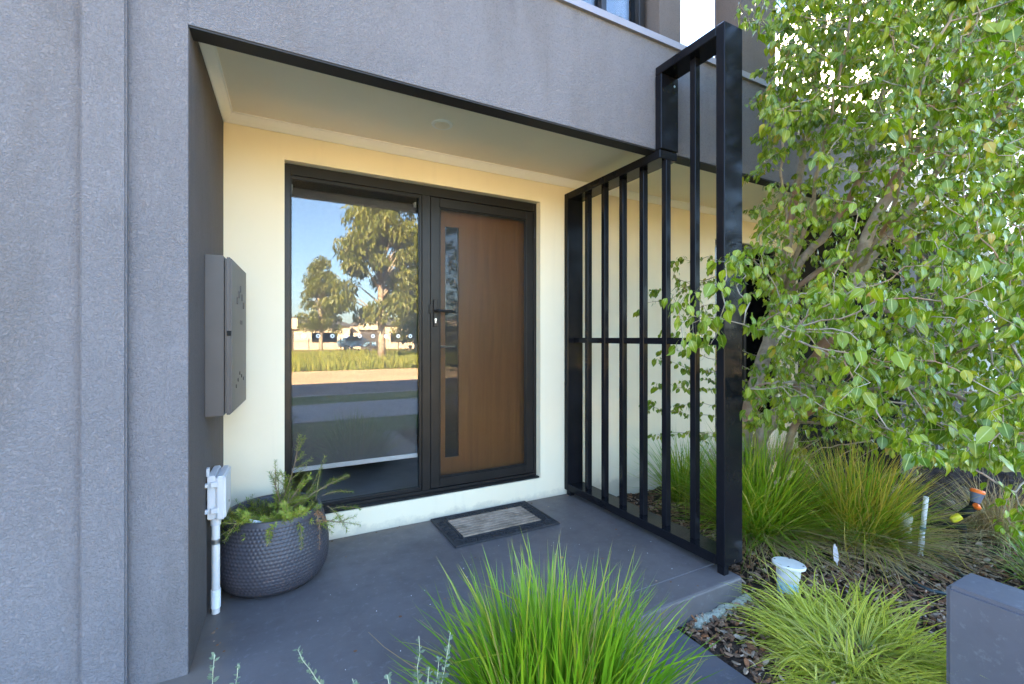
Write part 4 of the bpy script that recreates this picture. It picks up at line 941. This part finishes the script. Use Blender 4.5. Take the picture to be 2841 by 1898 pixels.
def pear_tree():
    rg = np.random.default_rng(5)
    base = Vector((3.35, 2.35, -0.13))
    tree = thing('pear_tree', 'leafy pear tree with several grey stems filling the right side', 'tree', base)
    # stems given as polylines (photograph point, depth) with radii
    stems = [
        ([base, at(2062, 1230, 3.6), at(2105, 1040, 3.5), at(2140, 930, 3.42), at(2165, 830, 3.38)], 0.062, 0.048, -1),
        ([None, at(2178, 720, 3.32), at(2192, 620, 3.28), at(2220, 470, 3.2), at(2255, 300, 3.05), at(2280, 120, 2.95), at(2310, -120, 2.85)], 0.036, 0.008, 0),
        ([None, at(2225, 720, 3.3), at(2300, 640, 3.2), at(2400, 470, 3.05), at(2440, 300, 2.95), at(2480, 80, 2.8), at(2520, -150, 2.7)], 0.030, 0.007, 0),
        ([None, at(2290, 740, 3.25), at(2380, 700, 3.1), at(2520, 600, 2.9), at(2640, 560, 2.7), at(2820, 480, 2.5)], 0.022, 0.006, 0),
        ([None, at(2110, 760, 3.1), at(2085, 700, 2.8), at(2070, 690, 2.6)], 0.009, 0.003, 0),
    ]
    b2 = base + Vector((0.16, -0.1, 0.03))
    stems += [
        ([b2, at(2110, 1220, 3.45), at(2190, 1120, 3.3), at(2270, 990, 3.1), at(2330, 880, 2.95), at(2370, 770, 2.88)], 0.055, 0.042, -1),
        ([None, at(2400, 670, 2.8), at(2470, 530, 2.72), at(2560, 400, 2.6), at(2660, 250, 2.5), at(2760, 90, 2.4), at(2860, -90, 2.35)], 0.038, 0.010, 5),
        ([None, at(2440, 690, 2.8), at(2540, 560, 2.65), at(2640, 430, 2.5), at(2760, 330, 2.35), at(2900, 200, 2.2)], 0.024, 0.007, 5),
        ([None, at(2480, 880, 2.65), at(2600, 960, 2.3), at(2720, 930, 2.0), at(2860, 880, 1.8)], 0.018, 0.005, 5),
        ([None, at(2300, 900, 2.6), at(2240, 900, 2.1), at(2180, 930, 1.8), at(2060, 900, 1.72), at(1960, 880, 1.72)], 0.010, 0.002, 5),
    ]
    b3 = b2 + Vector((0.1, -0.08, 0.0))
    stems += [
        ([b3, at(2200, 1190, 3.2), at(2330, 1110, 2.9), at(2460, 1080, 2.6), at(2600, 1090, 2.3), at(2760, 1130, 2.05), at(2900, 1150, 1.9)], 0.034, 0.006, -1),
        ([None, at(2420, 1180, 2.5), at(2540, 1230, 2.25), at(2680, 1290, 2.1), at(2800, 1360, 2.05)], 0.012, 0.004, 10),
        ([None, at(2400, 1000, 2.5), at(2560, 1000, 2.15), at(2700, 960, 1.9), at(2850, 900, 1.7)], 0.016, 0.005, 10),
        ([None, at(2260, 1080, 2.7), at(2160, 1060, 2.35), at(2080, 1080, 2.15)], 0.012, 0.004, 10),
    ]
    stems += [
        ([None, at(2230, 650, 3.0), at(2280, 420, 2.6), at(2330, 200, 2.3), at(2380, -40, 2.15)], 0.018, 0.004, 0),
        ([None, at(2180, 640, 2.95), at(2168, 450, 2.7), at(2180, 250, 2.6), at(2150, 60, 2.6)], 0.014, 0.003, 0),
        ([None, at(2470, 600, 2.4), at(2520, 380, 2.05), at(2580, 150, 1.9)], 0.016, 0.004, 5),
    ]
    P, PAR, RAD, STEM = [], [], [], []
    ends = []
    def addn(p, par, r, st):
        P.append(Vector(p)); PAR.append(par); RAD.append(r); STEM.append(st); return len(P) - 1
    attach = []
    for si, (pts, r0, r1, par) in enumerate(stems):
        if par >= 0: start = attach[par]; pts = [P[start]] + list(pts[1:])
        # smooth the polyline (Catmull-Rom), step 5 cm
        q = [pts[0]] + list(pts) + [pts[-1]]; dense = []
        for i in range(1, len(q) - 2):
            a, b, c, d = (Vector(x) for x in q[i - 1:i + 3]); m = max(2, int((c - b).length / 0.05))
            for k in range(m):
                t = k / m; dense.append(0.5 * ((2 * b) + (c - a) * t + (2 * a - 5 * b + 4 * c - d) * t * t + (3 * b - a - 3 * c + d) * t ** 3))
        dense.append(Vector(pts[-1])); last = start if par >= 0 else -1
        for i, p in enumerate(dense):
            if i == 0 and par >= 0: continue
            u = i / (len(dense) - 1); last = addn(p + Vector(rg.normal(0, 0.004, 3)), last, r0 + (r1 - r0) * u, si)
        attach.append(last if si not in (10,) else last)
        if si in (10,):                                   # side limbs leave the low stem early
            attach[-1] = last - int(len(dense) * 0.62)
    # attraction points through the crown volume
    def ok(p, u, v, d):
        x, y, z = p
        if y > 1.93 and z > 2.25: return False
        if y > 2.8 or y < -0.6: return False
        if x < 2.42 and y > 1.35: return False
        if v < 130: lim = 2100
        elif v < 620: lim = 2150 + 40 * math.sin(v / 60)
        elif v < 1000: lim = 2100
        else: lim = 2080
        if u < lim + 60 * max(0, 2.2 - d): return False
        bot = 1200 if u < 2300 else (1200 + (u - 2300) * 0.36 if u < 2600 else 1300)
        if v > bot: return False
        if d < 1.55 + 0.5 * max(0, (2500 - u) / 400) and not (v > 700 and u > 2300 and d > 1.3): return False
        return True
    A = []
    while len(A) < 6200:
        u = rg.uniform(2040, 3150); v = rg.uniform(-420, 1360); d = (rg.uniform(1.3 ** 2, 3.7 ** 2)) ** 0.5
        p = at(u, v, d)
        if ok(p, u, v, d):
            if 2150 < u < 2560 and 370 < v < 800 and d < 2.75 and rg.uniform() < 0.72: continue
            A.append(p)
    for _ in range(1000): A.append(at(rg.uniform(2140, 2600), rg.uniform(-60, 340), rg.uniform(2.2, 3.2)))
    for _ in range(600): A.append(at(rg.uniform(2480, 2870), rg.uniform(-60, 330), rg.uniform(2.0, 3.2)))
    for _ in range(260): A.append(at(rg.uniform(2560, 2860), rg.uniform(280, 600), rg.uniform(1.9, 3.2)))
    # small sprays: left twig in front of the screen, sprigs by the post, low right
    for (u0, u1, v0, v1, d0, d1, n_) in ((1850, 2010, 780, 1010, 1.66, 1.8, 26), (1960, 2120, 690, 780, 1.7, 2.1, 16), (2062, 2160, 10, 110, 2.4, 2.8, 24), (2085, 2180, 180, 620, 2.5, 3.0, 40), (2770, 2870, 1420, 1490, 2.0, 2.3, 10), (2080, 2180, 1060, 1200, 2.2, 2.5, 14)):
        for _ in range(n_): A.append(at(rg.uniform(u0, u1), rg.uniform(v0, v1), rg.uniform(d0, d1)))
    # behind the screen: shoots of the trunk between bars and wall
    for _ in range(60):
        A.append(Vector((rg.uniform(2.45, 3.2), rg.uniform(2.2, 2.85), rg.uniform(0.25, 1.9))))
    A = np.array([tuple(a) for a in A]); alive = np.ones(len(A), bool)
    STEP, KILL, INF = 0.055, 0.062, 0.8
    for it in range(70):
        kd = KDTree(len(P))
        for i, p in enumerate(P): kd.insert(p, i)
        kd.balance()
        acc = {}
        for j in np.nonzero(alive)[0]:
            _, i, dd = kd.find(A[j])
            if dd < KILL: alive[j] = False; continue
            if dd < INF or it < 12: 
                v = Vector(A[j]) - P[i]; acc.setdefault(i, Vector((0, 0, 0))); acc[i] += v.normalized()
        if not acc: break
        for i, v in acc.items():
            if v.length < 1e-4: continue
            n_ = P[i] + (v.normalized() + Vector(rg.normal(0, 0.22, 3)) + Vector((0, 0, 0.10))).normalized() * STEP
            addn(n_, i, 0.0, -1)
    NN = len(P); desc = [0] * NN; kids = [[] for _ in range(NN)]
    for i in range(NN):
        if PAR[i] >= 0: kids[PAR[i]].append(i)
    for i in range(NN - 1, -1, -1):
        desc[i] += 1
        if PAR[i] >= 0: desc[PAR[i]] += desc[i]
    for i in range(NN):
        if RAD[i] == 0: RAD[i] = min(0.00095 * desc[i] ** 0.41, 0.0065)
    # tubes along chains
    trunk = G(); limbs = []; tw = G(); done = [False] * NN
    roots = [i for i in range(NN) if PAR[i] < 0]
    stack = [(None, r) for r in roots]
    while stack:
        par, i = stack.pop(); ch = [i]
        while kids[ch[-1]]:
            ks = sorted(kids[ch[-1]], key=lambda k: (RAD[k], desc[k]), reverse=True)
            for k in ks[1:]: stack.append((ch[-1], k))
            ch.append(ks[0])
        pts = ([P[par]] if par is not None else []) + [P[k] for k in ch]
        rr = ([RAD[ch[0]]] if par is not None else []) + [RAD[k] for k in ch]
        if len(pts) < 2: continue
        rm = max(rr)
        if rm > 0.02:
            rr2 = list(rr)
            if par is None: rr2[0] *= 1.35; rr2[1] *= 1.15
            limbs.append(G().tube(pts, rr2, 12))
        else: tw.tube(pts, rr, 6 if rm > 0.006 else 4, caps=False)
    limbs.sort(key=lambda g: -len(g.v))
    for k, g in enumerate(limbs): obj('trunk' if k < 2 else 'limb', g, M_BARK, tree, smooth='all', recalc=False)
    o = obj('twigs', tw, M_BARK, tree, smooth='all', recalc=False); o['kind'] = 'stuff'
    # leaves on the thin nodes
    thin = [i for i in range(NN) if RAD[i] < 0.0065 and PAR[i] >= 0]
    variants = [leaf_verts(1.0, w, b, f) for w, b, f in ((0.58, 0.4, 0.10), (0.53, 0.75, 0.2), (0.64, 0.25, 0.06), (0.55, 0.55, 0.28), (0.50, 1.1, 0.14), (0.60, -0.2, 0.2))]
    leaves = []; pet = G()
    for i in thin:
        p = P[i]; tipn = not kids[i]
        cnt = (6 if tipn else 0) + 2 + (rg.random() < 0.6) if RAD[i] < 0.0045 else 1
        d0 = (P[i] - P[PAR[i]]).normalized()
        for k in range(int(cnt)):
            a = rg.uniform(0, 6.28); L = rg.uniform(0.022, 0.055) * (1.0 if rg.random() < 0.85 else 1.3)
            s = p - d0 * rg.uniform(0, STEP)
            out = (Vector((math.cos(a), math.sin(a), rg.uniform(0.0, 0.7))) + d0 * 0.6).normalized(); lp = rg.uniform(0.018, 0.04)
            m = s + out * lp * 0.6 + Vector((0, 0, 0.004)); e = m + (out + Vector((0, 0, -0.7))).normalized() * lp * 0.5
            dr = (Vector((out.x, out.y, 0)) * rg.uniform(0.2, 0.9) + Vector((rg.normal(0, .25), rg.normal(0, .25), -rg.uniform(0.5, 1.5)))).normalized()
            nrm = Vector((rg.normal(0, 0.55) + 0.3 * out.x, rg.normal(-0.35, 0.55) + 0.3 * out.y, rg.uniform(0.3, 1.1))); nrm = (nrm - dr * nrm.dot(dr))
            if nrm.length < 0.1: nrm = dr.orthogonal()
            nrm.normalize(); sd_ = nrm.cross(dr)
            M = Matrix(((dr.x, sd_.x, nrm.x, e.x), (dr.y, sd_.y, nrm.y, e.y), (dr.z, sd_.z, nrm.z, e.z), (0, 0, 0, 1))) @ Matrix.Scale(L, 4)
            leaves.append((M, int(rg.integers(0, 6)), L))
            w = 0.0009; sv = Vector((0, 0, 1)).cross(out); sv = sv.normalized() if sv.length > 0.1 else Vector((1, 0, 0))
            pet.add([s - sv * w, s + sv * w, m - sv * w, m + sv * w, e - sv * w * .8, e + sv * w * .8], [(0, 1, 3, 2), (2, 3, 5, 4)])
    # drop leaves that would pass into the post, wall or fascia
    keep = []
    for M, vi, L in leaves:
        c = M @ Vector((0.5, 0, 0))
        if 2.05 < c.x < 2.28 and 1.52 < c.y < 2.0 and c.z < 2.9: continue
        if c.y > 1.98 and c.z > 2.3 or c.y > 2.96: continue
        keep.append((M, vi, L))
    def sz(t):
        q = proj(t[0] @ Vector((0.5, 0, 0)))
        if not q or not (0 < q[0] < 2841 and 0 < q[1] < 1898): return 0
        return t[2] / q[2]
    keep.sort(key=sz, reverse=True)
    meshes = []
    for vs_, fs_, tt, ss in variants:
        me = bpy.data.meshes.new('leaf'); me.from_pydata([tuple(v) for v in vs_], [], fs_)
        for nm, arr in (('t', tt), ('s', ss)):
            a = me.attributes.new(nm, 'FLOAT', 'POINT'); a.data.foreach_set('value', arr)
        me.polygons.foreach_set('use_smooth', [True] * len(me.polygons)); me.materials.append(M_LEAF); meshes.append(me)
    inv = Matrix.Translation(-base)
    for M, vi, L in keep[:300]:
        o = bpy.data.objects.new('leaf', meshes[vi]); COL.objects.link(o); o.parent = tree; o.matrix_local = inv @ M
    g = G()
    for M, vi, L in keep[300:]:
        vs_, fs_, tt, ss = variants[vi]; g.add([M @ v for v in vs_], fs_, tt, ss)
    o = obj('foliage', g, M_LEAF, tree, smooth='all', attrs=True, recalc=False); o['kind'] = 'stuff'
    o = obj('leaf_stalks', pet, M_PETIOLE, tree, recalc=False); o['kind'] = 'stuff'
    print('PEAR nodes', NN, 'leaves', len(keep), 'limbs', len(limbs))
pear_tree()

# ------------------------------------------------------------ across the street (seen in the glass)
M_EUC = foliage('gum_leaf', [(0.085, 0.10, 0.016), (0.125, 0.13, 0.02), (0.06, 0.08, 0.014), (0.16, 0.145, 0.028), (0.08, 0.10, 0.018)], rough=0.5, tfac=0.25)
def street_tree(label, x, y, h, crown, trunk_r, n, leaf, seed, clear):
    rg = np.random.default_rng(seed); t = thing('street_tree', label, 'tree', (x, y, GZ), 'trees across the street')
    tp_ = [Vector((x + rg.normal(0, .05) * k, y + rg.normal(0, .05) * k, GZ + (h * 0.8) * k / 6)) for k in range(7)]
    tr = G().tube(tp_, [trunk_r * (1.2 - 0.95 * k / 6) for k in range(7)], 10)
    obj('trunk', tr, M_BARK, t, smooth='all'); g = G(); lb = G()
    cl = []
    for k in range(75):
        u = rg.uniform(0, 1); zz = clear + (h - clear) * u; wmax = crown * (0.55 + 0.75 * math.sin(math.pi * min(1, u * 0.85 + 0.12)) ** 0.8) * (1 - 0.55 * u)
        a = rg.uniform(0, 6.28); rr_ = wmax * rg.uniform(0.3, 1.0)
        c = Vector((x + rr_ * math.cos(a), y + rr_ * math.sin(a), GZ + zz)); cl.append((c, crown * rg.uniform(0.22, 0.40)))
        lb.tube([Vector((x, y, GZ + max(clear * 0.8, zz * 0.75))), c.lerp(Vector((x, y, c.z)), 0.4), c], [trunk_r * 0.3, trunk_r * 0.15, 0.01], 5, caps=False)
    for k in range(n):
        c, r_ = cl[k % len(cl)]; d = Vector(rg.normal(0, 1, 3)).normalized() * r_ * rg.uniform(0.3, 1.0) ** 0.5; d.z *= 0.75
        p = c + d; dr = Vector((rg.normal(0, .45), rg.normal(0, .45), -1)).normalized(); L = leaf * rg.uniform(0.6, 1.2)
        sd_ = dr.cross(Vector(rg.normal(0, 1, 3))).normalized(); w = L * 0.13
        g.add([p, p + dr * L * .4 - sd_ * w, p + dr * L, p + dr * L * .4 + sd_ * w], [(0, 1, 2, 3)])
    obj('limbs', lb, M_BARK, t, smooth='all', recalc=False)
    f = obj('crown', g, M_EUC, t, attrs=True, recalc=False); f['kind'] = 'stuff'
street_tree('tall drooping gum tree across the road mirrored in the sidelight', 6.6, -23.5, 12.2, 2.8, 0.22, 21000, 0.46, 51, 3.0)
street_tree('rounder golden tree left of the tall gum in the window reflection', 4.7, -40.0, 8.8, 1.9, 0.17, 8000, 0.38, 52, 2.3)
street_tree('small leafy tree right of the tall gum in the window reflection', 12.6, -36.0, 6.9, 2.4, 0.17, 7000, 0.36, 53, 1.6)
street_tree('dense tree beyond the road mirrored in the black front post', 26, -34.0, 9.0, 3.2, 0.2, 7000, 0.4, 54, 2.0)
street_tree('tall tree further left along the field across the road', -9, -38.0, 9.5, 3.0, 0.2, 6000, 0.4, 55, 2.0)

rg = np.random.default_rng(61); g = G()
for k in range(16000):
    x = rg.uniform(-14, 34); y = -15.3 - 24 * rg.uniform(0, 1) ** 1.6; hgt = rg.uniform(0.2, 0.6); p = Vector((x, y, GZ - 0.03)); a = rg.uniform(0, 3.14); w = rg.uniform(0.02, 0.06)
    sd_ = Vector((math.cos(a), math.sin(a), 0)) * w; tip = p + Vector((rg.normal(0, .1), rg.normal(0, .1), hgt))
    g.add([p - sd_, p + sd_, tip + sd_ * .15, tip - sd_ * .15], [(0, 1, 2, 3)], [0, 0, 1, 1])
o = obj('field_grass', g, foliage('field_grass_blade', [(0.17, 0.19, 0.03), (0.24, 0.235, 0.04), (0.14, 0.17, 0.025), (0.28, 0.25, 0.05)], rough=0.7, tfac=0.3), attrs=True, recalc=False)
tag(o, 'tall yellow green field grass across the road mirrored in the window', 'grass', kind='stuff')
M_BEIGE = simple('beige_house_wall', (0.52, 0.42, 0.32), 0.85, 0.2, 0.06, 0.5)
M_ROOFD = simple('dark_roof', (0.09, 0.085, 0.085), 0.8, 0.2)
def far_house(label, x, y, w, h, seed):
    t = thing('far_house', label, 'house', (x, y, GZ), 'houses across the street')
    obj('wall', B(x - w / 2, x + w / 2, y - 9, y, GZ, GZ + h), M_BEIGE, t)
    g = G(); g.poly([(x - w / 2 - .4, y + .4, GZ + h), (x + w / 2 + .4, y + .4, GZ + h), (x + w / 2 - 1.5, y - 4.5, GZ + h + 1.2), (x - w / 2 + 1.5, y - 4.5, GZ + h + 1.2)], (0, -0.05, 0.05)); obj('roof', g, M_ROOFD, t)
    gd_ = obj('garage_door', B(x - w * .38, x - w * .08, y + .005, y + .06, GZ + .05, GZ + 2.2), M_METER, t)
    obj('window', B(x + w * .1, x + w * .36, y + .005, y + .06, GZ + .9, GZ + 2.1), M_GLASS_DARK, t)
    obj('window_back', B(x + w * .1, x + w * .36, y + .002, y + .004, GZ + .9, GZ + 2.1), M_BLACK, t)
    obj('parapet', B(x - w * .42, x - w * .04, y - 3, y + .5, GZ + 2.5, GZ + h + 0.9), M_BEIGE, t)
far_house('low beige house across the field at the left of the reflection', 4.0, -54, 11, 2.9, 1)
far_house('low beige house across the field behind the tall gum trunk', 14.0, -55, 8, 3.1, 2)
far_house('low beige house across the field far right of the reflection', 25.0, -54, 11, 2.9, 3)
far_house('low beige house across the field outside the left frame edge', -10.0, -54, 12, 2.9, 4)
fn = thing('picket_fence', 'thin metal picket fence along the far side of the field', 'fence', (8, -44, GZ))
g = G(); 
for k in range(280): x = -8 + k * 0.12; g.box(x, x + 0.02, -44.01, -43.99, GZ, GZ + 1.25)
pk = obj('pickets', g, M_METER, fn); pk['kind'] = 'stuff'
for z in (0.2, 1.1): obj('rail', B(-8, 25.6, -44.03, -43.975, GZ + z, GZ + z + .05), M_METER, fn)
for k in range(12): obj('post', B(-8.05 + k * 3, -7.95 + k * 3, -44.06, -43.96, GZ, GZ + 1.4), M_METER, fn)
cr = thing('parked_car', 'light blue hatchback parked beyond the field beside the beige house', 'car', (9.4, -48, GZ))
obj('body', G().poly([(7.4, -48, .25), (11.4, -48, .25), (11.45, -48, .75), (10.6, -48, .92), (9.9, -48, 1.42), (8.3, -48, 1.45), (7.5, -48, .95), (7.35, -48, .6)], (0, -1.7, 0)), simple('light_blue_car_paint', (0.22, 0.38, 0.55), 0.25, 0.5, 0.03), cr)
obj('side_window', B(8.15, 9.85, -47.995, -47.96, .95, 1.33, 0.01), M_BLACK, cr)
for x in (8.2, 10.6):
    w_ = obj('wheel', G().tube([(x, -48.15, .12), (x, -47.96, .12)], .32, 18), M_BLACK, cr); obj('rim', G().tube([(x, -47.965, .12), (x, -47.95, .12)], .2, 14), M_SILVER, w_)
print('SCENE objects', len(bpy.data.objects))
